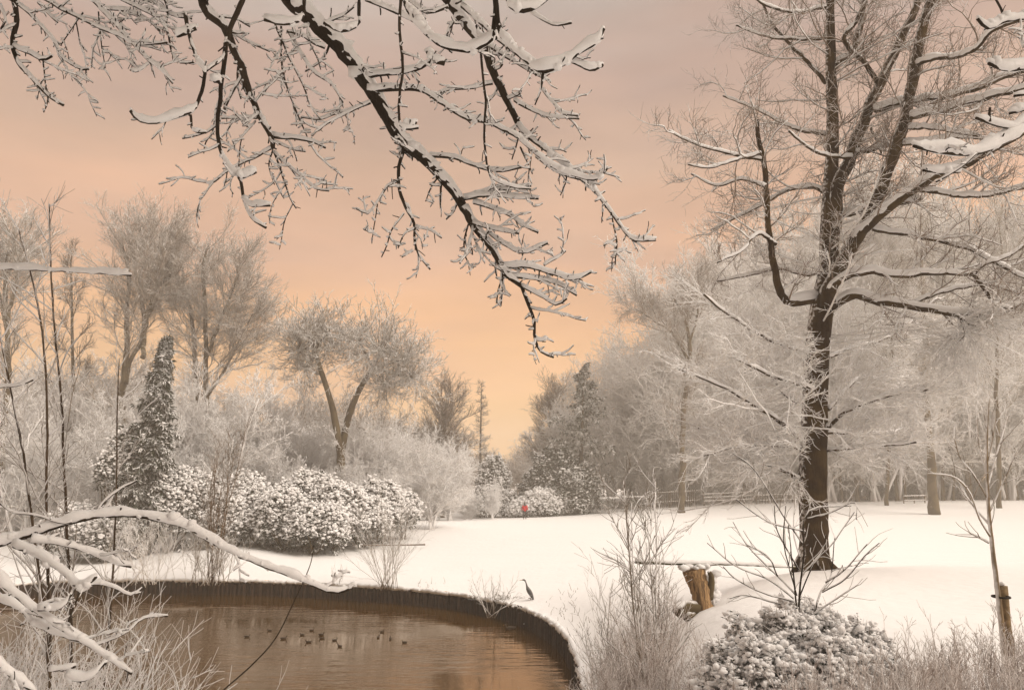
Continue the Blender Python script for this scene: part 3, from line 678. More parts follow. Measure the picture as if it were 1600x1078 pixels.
    low = np.array([np.mean([p[1] for p in l[0]]) > 500 for l in limbs])
    PL, RL = P0[low], R0[low]
    A1, B1 = spawn(rs, PL, np.minimum(RL, .03), 20, .08, 1., 42, 12, 1.25, .35, .35, 8, .08, .06, .01, .5, .010, .018, .45, .45)
    A2, B2 = spawn(rs, PL[:, :12], np.full((len(PL), 12), .02), 5, .0, 1., 60, 20, 2.3, .3, .1, 8, .07, .05, .01, .6, .012, .018, .45, .5)
    A3, B3 = spawn(rs, q[None, 22:44, :3], np.full((1, 22), .05), 30, 0, 1, 82, 12, 2.5, .35, .0, 8, .07, .05, .02, .5, .012, .02, .45, .6)
    A1, B1 = np.concatenate([A1, A2, A3]), np.concatenate([B1, B2, B3]); sweep(wh, A1, B1, 4, rs, .05); snow_on(ts, rs, A1, B1, .017, 5, .1)
    A2, B2 = spawn(rs, A1, B1, 11, .12, 1., 42, 12, .65, .35, .35, 6, .12, .05, .01, .6, .009, .013, .5, .5); sweep(wh, A2, B2, 3)
    A3, B3 = spawn(rs, A2, B2, 6, .2, 1., 40, 12, .2, .35, .3, 4, .14, .05, .01, .6, .006, .009, .5, .5); sweep(wh, A3, B3, 3)
    wh.build('low_twigs', M_twig_white, T)
    P0, R0 = P0[~low], R0[~low]
    n = np.maximum(3, (plen(P0) / .46).astype(int))
    P1, R1 = spawn(rs, P0, np.minimum(R0, .05), n, .12, 1., 55, 15, 1.5, .35, .35, 8, .17, .1, .02, .5, .012, .026, .45, .8)
    Pt, Rt = spawn(rs, q[None, 55:, :3], np.full((1, len(q) - 55), .04), 40, 0, 1, 70, 15, 2.3, .35, .2, 8, .17, .1, .02, .5, .012, .026, .45, .9)
    Pl, Rl = spawn(rs, q[None, 44:60, :3], np.full((1, 16), .05), 16, 0, 1, 80, 12, 1.9, .35, .0, 8, .14, .05, .02, .5, .012, .024, .45, .8)
    P1 = np.concatenate([P1, Pt, Pl]); R1 = np.concatenate([R1, Rt, Rl])
    sweep(tw, P1, R1, 4, rs, .05); snow_on(ts, rs, P1, R1, .022, 5, .1, keep=.7)
    P2, R2 = spawn(rs, P1, R1, 10, .12, 1., 48, 14, .8, .35, .4, 6, .2, .1, .03, .6, .0085, .014, .5, .8)
    sweep(tw, P2, R2, 3)
    P3, R3 = spawn(rs, P2, R2, 5, .2, 1., 45, 15, .36, .35, .3, 4, .2, .12, .03, .7, .005, .007, .6, .8)
    sweep(tw, P3, R3, 3)
    cr = tw.build('crown', M_twig_oak, T)
    ts.build('snow', M_snow, cr)
    return T
OAK = oak()

# ------------------------------------------------------------------ near branches from the right
NB = thing('overhanging_tree', (8.5, 4., th(8.5, 4)), 'tree beyond the right edge reaching in with thick snow-laden branches near the top right corner', 'tree')
rs = np.random.RandomState(31)
tb = MB(); world_tube(tb, [(8.5, 4, 4.1), (8.5, 4, 5.2), (8.3, 4.4, 8), (8, 5, 11.5), (7.8, 5.2, 15)], [.4, .28, .24, .16, .05], 24, 12, rs)
for y, rr in ((30, .03), (200, .04), (105, .03)):
    world_tube(tb, [(8.35, 4.3, 7 + (300 - y) / 110), at(1780, y - 6, 6.3), at(1612, y, 6.6)], [.07, .05, rr], 14, 8, rs)
tb.build('trunk', M_bark, NB)
shade_canopy(NB, 7.8, 5.2, 14.5, 21, 19, 36, 6.)
branch_part(NB, 'limb', rs, [([(1640, 20), (1600, 28), (1570, 33), (1545, 44), (1527, 30)], 6.6, 6.4, 3.5, 2.5, 12), ([(1570, 30), (1562, 10), (1550, -8)], 6.5, 6.5, 2, 1.5, 3),
    ([(1630, 100), (1600, 106), (1575, 110), (1555, 104), (1545, 100)], 6.6, 6.4, 3.5, 2.5, 14), ([(1592, 108), (1585, 95)], 6.5, 6.5, 2, 1.5, 6)], twig=.2, stub=.5)
branch_part(NB, 'limb', rs, [([(1640, 180), (1600, 202), (1562, 225), (1525, 240), (1487, 240), (1450, 234), (1428, 228)], 6.6, 6.2, 5, 2.5, 17),
    ([(1610, 180), (1590, 195), (1574, 200), (1547, 192), (1525, 184)], 6.5, 6.4, 3, 2.2, 12), ([(1547, 190), (1546, 178), (1547, 168)], 6.4, 6.4, 2, 2, 5), ([(1525, 240), (1505, 258), (1480, 275), (1462, 285)], 6.3, 6.4, 2.2, 1.2, 3),
    ([(1640, 130), (1615, 145), (1585, 150)], 6.6, 6.5, 3, 2, 10), ([(1500, 268), (1470, 270), (1442, 266)], 6.4, 6.4, 2.4, 2, 13), ([(1620, 165), (1598, 172), (1577, 178)], 6.5, 6.5, 3, 2, 12)], twig=.25, stub=.5)

# ------------------------------------------------------------------ left foreground
LT = thing('leaning_tree', (-4.6, 3.2, th(-4.6, 3.2)), 'tree beyond the left edge with a long snow-covered branch arching over the pond corner', 'tree')
rs = np.random.RandomState(41)
tb = MB(); world_tube(tb, [(-4.6, 3.2, th(-4.6, 3.2) - .2), (-4.6, 3.2, 4.2), (-4.5, 3.4, 6), (-4.6, 3.6, 8.5), (-4.7, 3.7, 11)], [.3, .2, .17, .12, .05], 24, 12, rs)
for (yy, Y, zz) in ((850, 4.6, 4.6), (906, 4.2, 4.3), (936, 4.3, 4.2), (1038, 3.6, 3.7), (415, 5.2, 6.6), (605, 5.2, 5.6)):
    world_tube(tb, [(-4.55, 3.3, zz), at(-60, yy + 4, Y), at(-8, yy, Y)], [.06, .03, .018], 10, 8, rs)
tb.build('trunk', M_bark, LT)
branch_part(LT, 'limb', rs, [
    ([(-15, 852), (0, 850), (30, 840), (75, 826), (112, 815), (150, 806), (187, 804), (232, 808), (270, 817), (300, 827), (337, 849), (394, 876), (442, 894), (484, 911), (520, 924), (544, 920)], 4.6, 5.2, 5, 2.6, 11),
    ([(544, 920), (551, 914), (556, 916)], 5.2, 5.2, 1.6, 1.4, 5),
    ([(22, 852), (56, 867), (94, 890), (116, 912), (127, 920), (150, 901)], 4.6, 4.5, 4, 2.5, 12), ([(48, 845), (86, 848), (120, 856), (150, 867), (180, 880), (205, 886)], 4.6, 4.9, 3, 1.5, 10),
    ([(148, 808), (161, 785), (187, 764), (214, 751)], 4.8, 4.9, 2.2, 1.5, 2), ([(112, 815), (98, 818), (60, 806), (20, 800), (0, 786)], 4.7, 4.7, 1.4, 1.2, 2),
    ([(126, 918), (150, 912), (180, 918), (205, 930), (222, 918)], 4.5, 4.6, 1.8, 1.2, 5)], twig=.22, stub=.35)
branch_part(LT, 'limb', rs, [
    ([(-12, 898), (0, 908), (37, 938), (67, 961), (105, 987), (142, 1010), (176, 1032), (206, 1052)], 4.2, 4.3, 4.5, 2, 13), ([(-10, 932), (0, 938), (34, 953), (56, 976), (105, 995), (140, 1004)], 4.3, 4.4, 4, 2.5, 12),
    ([(60, 952), (92, 950), (112, 928)], 4.2, 4.2, 3, 2, 9), ([(105, 1056), (120, 1062), (140, 1058), (165, 1035)], 4.2, 4.2, 3, 2, 11), ([(78, 1046), (100, 1046), (118, 1040)], 4.2, 4.2, 2.5, 2, 7),
    ([(-10, 1032), (0, 1040), (22, 1058), (56, 1082)], 3.6, 3.7, 4, 3, 13), ([(142, 1010), (170, 1000), (200, 985), (225, 965), (262, 962)], 4.3, 4.4, 2, 1.3, 4),
    ([(106, 987), (110, 960), (125, 925)], 4.3, 4.3, 2, 1.5, 4)], twig=.35, stub=.5)
branch_part(LT, 'limb', rs, [([(-10, 420), (0, 420), (80, 423), (150, 427), (205, 431)], 5.2, 5.2, 1.6, 1.2, 9), ([(-10, 606), (0, 605), (30, 602), (52, 594)], 5.2, 5.2, 2, 1.3, 7)], twig=0, stub=.08)

# ------------------------------------------------------------------ stems, shrubs
def stems(rs, base, n_pts, L, Lsd, lean, wander, r, rtip=.3, bend=0., dirs=None):
    M = len(base)
    if dirs is None:
        d = np.column_stack([lean * rs.randn(M), lean * rs.randn(M), np.ones(M)])
    else: d = np.asarray(dirs, float)
    d = norm(d); ln = L * np.clip(1 + Lsd * rs.randn(M), .3, 1.8)
    P = np.empty((M, n_pts, 3)); P[:, 0] = base
    for q in range(1, n_pts):
        P[:, q] = P[:, q - 1] + d * (ln / (n_pts - 1))[:, None]
        d = norm(d + wander * rs.randn(M, 3) + np.array([0, 0, bend]))
    return P, np.full((M, 1), r) * np.linspace(1, rtip, n_pts)[None]

def shrub(name, px, py, Y, nst, L, lean, label, cat, seed, r=.012, k1=8, L1=.5, k2=4, mat=None, spread=.15, group=None, snowt=0., z=None, Lsd=.2, wander=.05, a1=35, bend=0):
    rs = np.random.RandomState(seed)
    x, y, _ = at(px, py, Y); z = th(x, y) if z is None else z
    T = thing(name, (x, y, z), label, cat, group)
    a, b = MB(), MB()
    base = np.array([x, y, z - .05]) + np.column_stack([rs.randn(nst) * spread, rs.randn(nst) * spread, np.zeros(nst)])
    P, R = stems(rs, base, 9, L, Lsd, lean, wander, r, .35, bend)
    sweep(a, P, R, 5)
    P1, R1 = spawn(rs, P, R, k1, .2, 1., a1, 10, L1 * L, .3, .5, 6, .1, .1, .04, .6, r * .35, r * .6, .5)
    sweep(b, P1, R1, 4)
    if k2:
        P2, R2 = spawn(rs, P1, R1, k2, .2, 1., 38, 12, .35 * L1 * L, .3, .3, 4, .12, .1, .03, .7, r * .28, r * .4, .6)
        sweep(b, P2, R2, 3)
    m = mat or M_twig
    st = a.build('stem', m, T); b.build('twigs', m, T)
    if snowt:
        s = MB(); snow_on(s, rs, P, R, snowt, 5); snow_on(s, rs, P1, R1, snowt * .7, 5); s.build('snow', M_snow, st)
    return T

shrub('bare_shrub', 604, 912, 43, 34, 4.2, .32, 'fan-shaped leafless shrub on the far bank behind the pile edging', 'shrub', 51, .013, 7, .42, 3, M_twig, .22)
shrub('bare_shrub', 330, 905, 46, 8, 7.5, .10, 'tall thin bare stems rising on the far bank in front of the rhododendrons', 'shrub', 52, .035, 12, .3, 6, M_twig_brown, .25)
shrub('bare_shrub', 325, 903, 45.5, 26, 2.4, .45, 'low dense bare bush at the foot of the thin stems on the left far bank', 'shrub', 53, .02, 8, .5, 5, M_twig, .4)
shrub('bare_shrub', 770, 940, 35.5, 9, 1.7, .5, 'small forked bare shrub on the bank left of the heron', 'shrub', 54, .016, 5, .4, 2, M_twig, .12)
shrub('bare_shrub', 530, 905, 45, 7, .9, .25, 'tiny tuft of twigs at the bank edge left of the fan-shaped shrub', 'shrub', 55, .012, 4, .4, 0, M_twig, .2)
shrub('bare_shrub', 225, 905, 46, 22, 3.0, .4, 'bare twiggy bush on the far bank behind the left brush', 'shrub', 56, .02, 9, .5, 5, M_twig_white, .8)

# clump of dead twigs, hanging roots on the edging beside the heron
rs = np.random.RandomState(57)
b = MB(); x, y = at_z(788, 938, 1.0)
P, R = stems(rs, np.tile([x, y + .1, 1.05], (60, 1)) + rs.randn(60, 3) * [.3, .1, .05], 6, .5, .4, .9, .35, .012, .5, -.15); sweep(b, P, R, 4)
tag(b.build('twig_tuft', M_twig), 'tangled tuft of snowy dead twigs hanging over the pile edging beside the heron', 'plant')

for k, (p0, p1, Ya, Yb, n) in enumerate([(850, 905, 31, 38, 40), (655, 700, 41, 44, 26), (880, 960, 20, 30, 60)]):
    rs = np.random.RandomState(580 + k); X = np.array([((p0 + (p1 - p0) * rs.rand() - 800) / F, 1.) for _ in range(n)]) * (Ya + (Yb - Ya) * rs.rand(n, 1)); X = X[~inside(X)]
    P, R = stems(rs, np.column_stack([X, th_many(X) - .03]), 5, .22, .5, .5, .2, .009, .4); b = MB(); sweep(b, P, R, 4)
    tag(b.build('grass', M_twig_brown), ['thin grass tips poking through the snow right of the heron', 'thin grass tips poking through the snow right of the fan-shaped shrub', 'grass tips on the snowy bank above the pond corner'][k], 'grass', kind='stuff')
# bare shrub in the snowy mound, right foreground
def fore_shrub():
    rs = np.random.RandomState(61); Y = 9.5
    x, y, z = at(1246, 990, Y)
    T = thing('bare_shrub', (x, y, z), 'leafless shrub with long spreading twigs rising out of the snow-covered bush', 'shrub')
    tr = [[(1246, 990), (1244, 940), (1238, 880), (1232, 820)], [(1246, 985), (1250, 920), (1256, 870), (1262, 800), (1330, 790)], [(1266, 985), (1280, 930), (1298, 900), (1304, 840)],
          [(1244, 930), (1215, 900), (1170, 855), (1145, 815)], [(1240, 935), (1200, 905), (1150, 885), (1105, 848)], [(1245, 930), (1225, 850), (1228, 790)],
          [(1285, 925), (1320, 905), (1350, 870), (1374, 848)], [(1270, 960), (1300, 940), (1338, 915)], [(1240, 940), (1190, 925), (1150, 905), (1130, 885)],
          [(1255, 850), (1220, 800), (1180, 735), (1145, 708)], [(1262, 810), (1300, 800), (1335, 785), (1338, 812)], [(1258, 830), (1200, 815), (1150, 780)],
          [(1252, 900), (1285, 860), (1290, 835)], [(1248, 890), (1215, 830), (1210, 790)], [(1250, 930), (1272, 880), (1300, 850), (1335, 800)],
          [(1244, 950), (1205, 940), (1165, 930), (1140, 935)], [(1290, 910), (1320, 890), (1355, 850)], [(1250, 870), (1240, 830), (1244, 770)], [(1215, 900), (1200, 870), (1165, 850)]]
    a, sn = MB(), MB(); Ps, Rs = [], []
    for i, p in enumerate(tr):
        P, R = traced(p, Y, Y + rs.randn() * .35, 1.9 if i < 3 else 1.15, .6, 16); P, R = jitter(rs, P, R, .3)
        sweep(a, P, R, 6); snow_on(sn, rs, P, R, .006, 6, .1); Ps.append(P); Rs.append(R)
    P = np.concatenate(Ps); R = np.concatenate(Rs)
    P1, R1 = spawn(rs, P, R, 5, .3, 1, 38, 12, .3, .4, .3, 6, .12, .1, .03, .7, .004, .006, .6)
    b = MB(); sweep(b, P1, R1, 4)
    st = a.build('stem', M_bark, T); sn.build('snow', M_snow, st); b.build('twigs', M_twig, T)
fore_shrub()

# sapling and stake, lower right
def sapling():
    rs = np.random.RandomState(63); Y = 9.
    x, y, z = at(1572, 1100, Y); z = th(x, y)
    T = thing('sapling', (x, y, z), 'slender young tree tied to a wooden stake at the lower right', 'tree')
    main = [(1576, 1120), (1570, 1030), (1562, 950), (1556, 900), (1550, 850), (1545, 800), (1542, 740), (1542, 680), (1545, 620)]
    P, R = traced(main, Y, Y, 5.2, 1.2, 40); a = MB(); sweep(a, P, R, 8, rs, .04); Ps, Rs = [P], [R]
    for p in [[(1546, 820), (1520, 790), (1500, 760)], [(1547, 838), (1530, 810), (1515, 770), (1490, 745), (1450, 740)], [(1544, 780), (1520, 740), (1500, 715), (1490, 680)], [(1545, 848), (1530, 840), (1514, 832)],
              [(1543, 760), (1560, 700), (1575, 650)], [(1542, 740), (1530, 700), (1526, 650)], [(1546, 800), (1565, 760), (1590, 700)], [(1543, 720), (1553, 670), (1558, 620)]]:
        P, R = traced(p, Y, Y + rs.randn() * .3, 2., .9, 14); sweep(a, P, R * .75, 6); Ps.append(P[:, :]); Rs.append(R)
    b, sn = MB(), MB()
    for P, R in zip(Ps, Rs):
        snow_on(sn, rs, P, R, .006, 5, .1)
        P1, R1 = spawn(rs, P, R, 5, .35 if len(P[0]) < 20 else .55, 1, 38, 12, .35, .3, .3, 6, .12, .1, .03, .6, .004, .006, .6); sweep(b, P1, R1, 4)
    t_ = a.build('trunk', frosted('sapling_bark', (.20, .15, .095), .3, .8, wind=(-.6, -.2, 0), bark2=(.28, .2, .12)), T); sn.build('snow', M_snow, t_); b.build('crown', M_twig, T)
    xs, ys, zs = at(1580, 1100, Y + .1)
    S2 = thing('tree_stake', (xs, ys, th(xs, ys)), 'weathered wooden stake with a worn top beside the slender sapling', 'stake')
    a = MB(); world_tube(a, [at(1590, 1130, Y + .1), at(1583, 1060, Y + .1), at(1575, 990, Y + .1), at(1567, 915, Y + .1)], [.05, .046, .044, .044], 16, 10, rs, .04)
    a.build('post', plain('stake_wood', (.22, .155, .085), .8, .4, 12, .5), S2)
    a = MB(); c0 = np.array(at(1564, 932, Y + .05))
    th_ = np.linspace(0, 2 * np.pi, 25); ring = c0 + np.column_stack([np.cos(th_) * .075, np.sin(th_) * .11, th_ * 0])
    sweep(a, ring[None], np.full((1, 25), .012), 6); a.build('tie', plain('rubber_tie', (.03, .025, .02)), S2)
    a = MB(); blobs(a, rs, np.array([at(1566, 912, Y + .1)]), .045, .5); a.build('snow_cap', M_snow, S2)
sapling()

# stump and fallen branch
def stump():
    rs = np.random.RandomState(65); Y = 17.5; s = pxm(1080, 920, Y)
    x, y, z = at(1095, 950, Y)
    T = thing('tree_stump', (x, y, z), 'leaning broken stump of orange-brown wood on the snowy slope', 'tree stump')
    a = MB(); q = [(1104, 962, 15), (1097, 940, 13.5), (1091, 915, 14.5), (1086, 898, 16.5), (1083, 889, 18)]
    rr = resample([(*at(px, py, Y), r * s) for px, py, r in q], 20); P, R = rr[None, :, :3], rr[None, :, 3]
    sweep(a, P, R, 20, rs, .05)
    m, t, b_ = mat_base('split_wood'); tc = N(t, 'ShaderNodeTexCoord'); mp = N(t, 'ShaderNodeMapping'); mp.inputs['Scale'].default_value = (22, 22, 2.5); mp.inputs['Rotation'].default_value = (0, -.3, 0)
    n = N(t, 'ShaderNodeTexNoise'); n.inputs['Scale'].default_value = 1; n.inputs['Detail'].default_value = 5; t.links.new(tc.outputs['Object'], mp.inputs[0]); t.links.new(mp.outputs[0], n.inputs['Vector'])
    r = N(t, 'ShaderNodeValToRGB'); r.color_ramp.elements[0].position = .35; r.color_ramp.elements[1].position = .65
    r.color_ramp.elements[0].color = (.10, .055, .022, 1); r.color_ramp.elements[1].color = (.42, .26, .12, 1)
    t.links.new(n.outputs[0], r.inputs[0]); t.links.new(r.outputs[0], b_.inputs['Base Color']); b_.inputs['Roughness'].default_value = .8
    bp = N(t, 'ShaderNodeBump'); bp.inputs['Strength'].default_value = .8; bp.inputs['Distance'].default_value = .04; t.links.new(n.outputs[0], bp.inputs['Height']); t.links.new(bp.outputs[0], b_.inputs['Normal'])
    a.build('trunk', m, T)
    a = MB()
    for p, r in (([(1110, 958), (1090, 950), (1070, 948), (1058, 957)], (14, 10)), ([(1100, 960), (1085, 962), (1072, 962)], (10, 8)), ([(1108, 935), (1112, 905), (1108, 893)], (6, 3))):
        P, R = traced(p, Y + .1, Y - .2, r[0], r[1], 10); sweep(a, P, R, 9, rs, .08)
    a.build('root', M_far_trunk, T)
    a = MB(); C = np.array([at(1066 + 42 * rs.rand(), 884 + 3 * rs.rand(), Y - .15 + .3 * rs.rand()) for _ in range(26)]); blobs(a, rs, C, .09, .6, .08)
    C = np.array([at(1106 + 14 * rs.rand(), 895 + 50 * rs.rand(), Y + .15 + .1 * rs.rand()) for _ in range(26)]); blobs(a, rs, C, .10, 1, .1)
    C = np.array([at(1058 + 24 * rs.rand(), 940 + 8 * rs.rand(), Y - .1 + .2 * rs.rand()) for _ in range(16)]); blobs(a, rs, C, .08, .7, .1)
    a.build('snow', M_snow, T)
    L = thing('fallen_branch', at(1120, 880, Y - .1), 'long straight mossy branch lying across the top of the broken stump', 'branch')
    P, R = traced([(993, 877), (1030, 879), (1090, 881), (1150, 881), (1200, 884), (1243, 886)], Y - .25, Y + .3, 3.2, 1.2, 30); P, R = jitter(rs, P, R, .2)
    a, s2 = MB(), MB(); sweep(a, P, R, 8, rs, .08); o = a.build('limb', frosted('mossy_stick', (.045, .045, .018), .6, 1., bark2=(.07, .065, .02)), L)
    snow_on(s2, rs, P, R, .03, 6, .1); s2.build('snow', M_snow, o)
stump()
# stick on the field
P, R = traced([(551, 853), (590, 857), (630, 860), (664, 861)], 60, 59.5, .9, 1.6, 20)
P[0, :, 2] = th_many(P[0, :, :2]) + .28; a = MB(); sweep(a, P, R, 6)
tag(a.build('fallen_stick', M_twig_brown), 'thin stick lying on the snow just behind the fan-shaped shrub', 'stick')
# tall thin twig reaching in front of the water
rs = np.random.RandomState(66)
P, R = traced([(330, 1100), (349, 1078), (394, 1038), (431, 996), (461, 936), (484, 884), (491, 850)], 5, 5.4, 1.3, .6, 40); a = MB(); sweep(a, P, R, 6, rs, .04)
p0 = P[0, 0]; Q, QR = stems(rs, np.array([[p0[0] - .5, p0[1], th(p0[0] - .5, p0[1]) - .1]]), 2, 1, 0, 0, 0, .01)
world_tube(a, [(p0[0] - .45, p0[1], th(p0[0] - .45, p0[1]) - .1), (p0[0] - .25, p0[1], (p0[2] + th(p0[0], p0[1])) / 2), tuple(p0)], [.012, .01, .008], 10, 6, rs)
tag(a.build('bare_shoot', M_bark), 'single long thin dark shoot curving up in front of the brown water', 'plant')

# left saplings
M_sap = frosted('sapling_trunk', (.06, .042, .028), .2, .8, wind=(-.7, -.2, 0), nscale=14, bark2=(.12, .085, .055))
def left_sap(pts, Y, r0, r1, label, seed, k=26, L1=.9, mat=M_twig, group=None):
    rs = np.random.RandomState(seed); e = pts[0]; x, y, z = at(e[0], e[1], Y)
    T = thing('sapling', (x, y, z), label, 'tree', group)
    P, R = traced(pts, Y, Y, r0, r1, 50); P, R = jitter(rs, P, R, .25); a = MB(); sweep(a, P, R, 7, rs, .04); o = a.build('trunk', M_sap, T)
    g0 = th(x, y)
    if z > g0: a2 = MB(); world_tube(a2, [(x, y, g0 - .1), (x, y, (g0 + z) / 2), (x, y, z + .02)], [r0 * pxm(*e, Y) * 1.2, r0 * pxm(*e, Y) * 1.1, r0 * pxm(*e, Y)], 8, 7, rs); a2.build('stem', M_bark, T)
    b, s = MB(), MB()
    P1, R1 = spawn(rs, P, R, k, .1, 1., 38, 10, L1, .35, .45, 8, .08, .1, .02, .5, .005, .011, .5); sweep(b, P1, R1, 4)
    P2, R2 = spawn(rs, P1, R1, 6, .2, 1., 40, 12, L1 * .35, .3, .3, 5, .12, .1, .03, .6, .0035, .006, .6); sweep(b, P2, R2, 3)
    snow_on(s, rs, P1, R1, .012, 5, .1); snow_on(s, rs, P, R, .02, 6, .1, .02)
    b.build('crown', mat, T); s.build('snow', M_snow, o)
left_sap([(78, 1100), (78, 1000), (74, 900), (72, 760), (73, 640), (67, 525), (49, 431), (28, 356)], 9, 2.8, 1.1, 'second thin dark sapling from the left edge, leaning left towards its tip', 71)
left_sap([(112, 1100), (110, 960), (104, 820), (99, 704), (96, 630), (86, 525), (79, 412), (77, 319)], 9.5, 2.8, 1., 'tallest thin sapling at the left, its bare tip clear against the sky', 72)
left_sap([(80, 1110), (70, 970), (52, 830), (36, 710), (19, 619), (0, 525), (-15, 460)], 8, 2.6, 1., 'thin dark sapling nearest the left edge, leaning out of the photo', 73)
left_sap([(160, 1110), (170, 980), (178, 860), (182, 740), (183, 640), (186, 560)], 10, 2.2, .8, 'slim sapling in front of the dark conifer', 74, 18, .7)

# ------------------------------------------------------------------ brush
def brush(name, region, n, Yr, L, label, seed, mat=M_brush, lean=.15, r=.006, k1=7, k2=3, cat='undergrowth', snowt=0, L1=.35):
    """stems standing on the ground inside a strip of ground"""
    rs = np.random.RandomState(seed); X = []
    while len(X) < n:
        Y = Yr[0] + (Yr[1] - Yr[0]) * rs.rand(); px = region[0] + (region[1] - region[0]) * rs.rand()
        x = (px - 800) / F * Y; X.append((x, Y))
    X = np.array(X); X = X[~inside(X)]
    z = th_many(X); P, R = stems(rs, np.column_stack([X, z - .05]), 7, L, .3, lean, .07, r, .4)
    b = MB(); sweep(b, P, R, 4)
    P1, R1 = spawn(rs, P, R, k1, .2, 1., 32, 10, L * L1, .3, .4, 5, .1, .1, .02, .7, r * .5, r * .8, .6); sweep(b, P1, R1, 3)
    if k2:
        P2, R2 = spawn(rs, P1, R1, k2, .2, 1., 35, 12, L * .14, .3, .3, 3, .1, .1, .02, .7, r * .45, r * .6, .8); sweep(b, P2, R2, 3)
    if snowt: snow_on(b, rs, P1, R1, snowt, 5, .1)
    return tag(b.build(name, mat), label, cat, kind='stuff')
brush('undergrowth', (905, 1040), 300, (11.5, 14.5), 1.15, 'dense frosted reeds and twigs between the pond corner and the snowy bush', 81)
brush('undergrowth', (930, 1035), 22, (13, 16), 2.0, 'taller frosted shoots behind the reeds at the pond corner', 82, M_twig, .12, .008)
brush('undergrowth', (1030, 1125), 120, (9.5, 12), .7, 'low frosted twigs between the reeds and the snow-buried bush', 90)
brush('undergrowth', (1040, 1460), 520, (6.6, 8.2), .62, 'frosted grass and twigs along the bottom edge in front of the snowy bush', 83, r=.004)
brush('undergrowth', (1390, 1700), 330, (6.8, 8.8), .52, 'frosted grass stalks at the lower right corner', 84, r=.0045)
brush('undergrowth', (-120, 215), 680, (8, 12), 2.0, 'tangle of snowy twigs filling the lower left corner', 85, M_twig_white, .28, .009, 8, 3, snowt=.01)
brush('undergrowth', (-200, 170), 240, (12, 24), 4.2, 'taller snowy thicket behind the lower left twigs', 86, M_twig_white, .18, .014, 9, 4)
brush('undergrowth', (-160, 190), 300, (5.2, 8), 1.5, 'nearest fine white twigs crossing in front of the lower left branches', 91, M_twig_white, .35, .0045, 9, 3, L1=.4)
shrub('bare_shrub', 1012, 1090, 12.5, 5, 3.3, .07, 'tall slender frosted shrub with upright stem left of the stump', 'shrub', 87, .02, 13, .28, 5, M_twig, .14, snowt=.01)
shrub('bare_shrub', 150, 1100, 9, 28, 2.5, .5, 'bare shrub spreading long twigs over the dark water at the left', 'shrub', 88, .009, 9, .45, 4, M_twig_white, .3, snowt=.012)
shrub('bare_shrub', 245, 1120, 10.5, 9, 1.6, .5, 'low bare shrub with twigs over the water along the bottom left', 'shrub', 89, .010, 6, .45, 3, M_twig_brown, .3)

# ------------------------------------------------------------------ evergreen mounds
def mound(name, lobes, label, cat, seed, n=1600, leaf=.16, snow=.75, sb=.13, mat=M_leaf, group=None, lw=.22, nl=7, stem=True, tw=0):
    """lobes: world ellipsoids (x,y,z,rx,ry,rz)"""
    rs = np.random.RandomState(seed); l0 = lobes[0]
    T = thing(name, (l0[0], l0[1], th(l0[0], l0[1])), label, cat, group)
    lv, sv, st0 = MB(), MB(), MB(); tot = sum(l[3] * l[5] + l[4] * l[5] for l in lobes)
    LO = np.array(lobes)
    for l in lobes:
        k = int(n * (l[3] * l[5] + l[4] * l[5]) / tot)
        d = norm(rs.randn(k, 3)); d[:, 2] = np.abs(d[:, 2]) * np.where(rs.rand(k) < .18, -.3, 1); d = norm(d)
        rad = (.86 + .12 * rs.rand(k) + .08 * np.sin(d[:, 0] * 9 + seed) * np.sin(d[:, 1] * 8) + .07 * np.sin(d[:, 2] * 11 + 2 * d[:, 0] * 5) - .10 * (np.sin(d[:, 0] * 17 + 3 * d[:, 1] + seed) * np.sin(d[:, 2] * 19) > .55))[:, None]
        C = np.array(l[:3]) + d * rad * np.array(l[3:])
        # drop clusters buried in another lobe
        ok = np.ones(k, bool)
        for o in LO:
            if np.allclose(o, l): continue
            ok &= (((C - o[:3]) / o[3:]) ** 2).sum(1) > .62
        C, d = C[ok], d[ok]; k = len(C)
        for q in range(nl):
            a = 2 * np.pi * (q / nl) + rs.rand(k) * .8
            D = norm(np.column_stack([np.cos(a), np.sin(a), -.15 + .3 * rs.randn(k)]) + .75 * d)
            leaves(lv, rs, C + .02 * rs.randn(k, 3), D, leaf * (.7 + .6 * rs.rand(k)), leaf * lw)
        up = d[:, 2] + .25 * rs.randn(k)
        kk = (rs.rand(k) < snow) & (up > (-.45 if tw else -.02))
        for q in range(7 if tw else 5):
            C2 = C[kk] + d[kk] * leaf * .3 + rs.randn(kk.sum(), 3) * leaf * .6 + np.array([0, 0, leaf * .2])
            blobs(sv, rs, C2, sb * .72 * (.3 + (1.3 * rs.rand(kk.sum()) ** 2 if tw else .6 * rs.rand(kk.sum()))), .7, .24 if tw else .2)
        if tw:
            P_, R_ = stems(rs, C[:: 8], 5, tw, .5, 0, .15, .0035, .5, 0, d[:: 8] + [0, 0, .4] + .4 * rs.randn(len(C[:: 8]), 3)); sweep(st0, P_, R_, 4)
    f = lv.build('foliage', mat, T); sv.build('snow', M_snow_far, f)
    if tw: st0.build('twigs', M_twig, T)
    if stem:
        st = MB()
        for l in lobes:
            g0 = th(l[0], l[1])
            for q in range(5):
                a = rs.rand() * 6.28
                world_tube(st, [(l[0] + rs.randn() * .15, l[1] + rs.randn() * .15, g0 - .1), (l[0] + math.cos(a) * l[3] * .4, l[1] + math.sin(a) * l[4] * .4, (g0 + l[2]) / 2 + .2), (l[0] + math.cos(a) * l[3] * .8, l[1] + math.sin(a) * l[4] * .8, l[2] + l[5] * .3)], [.07, .05, .02], 8, 5, rs)
        st.build('stem', M_far_trunk, T)
    return T
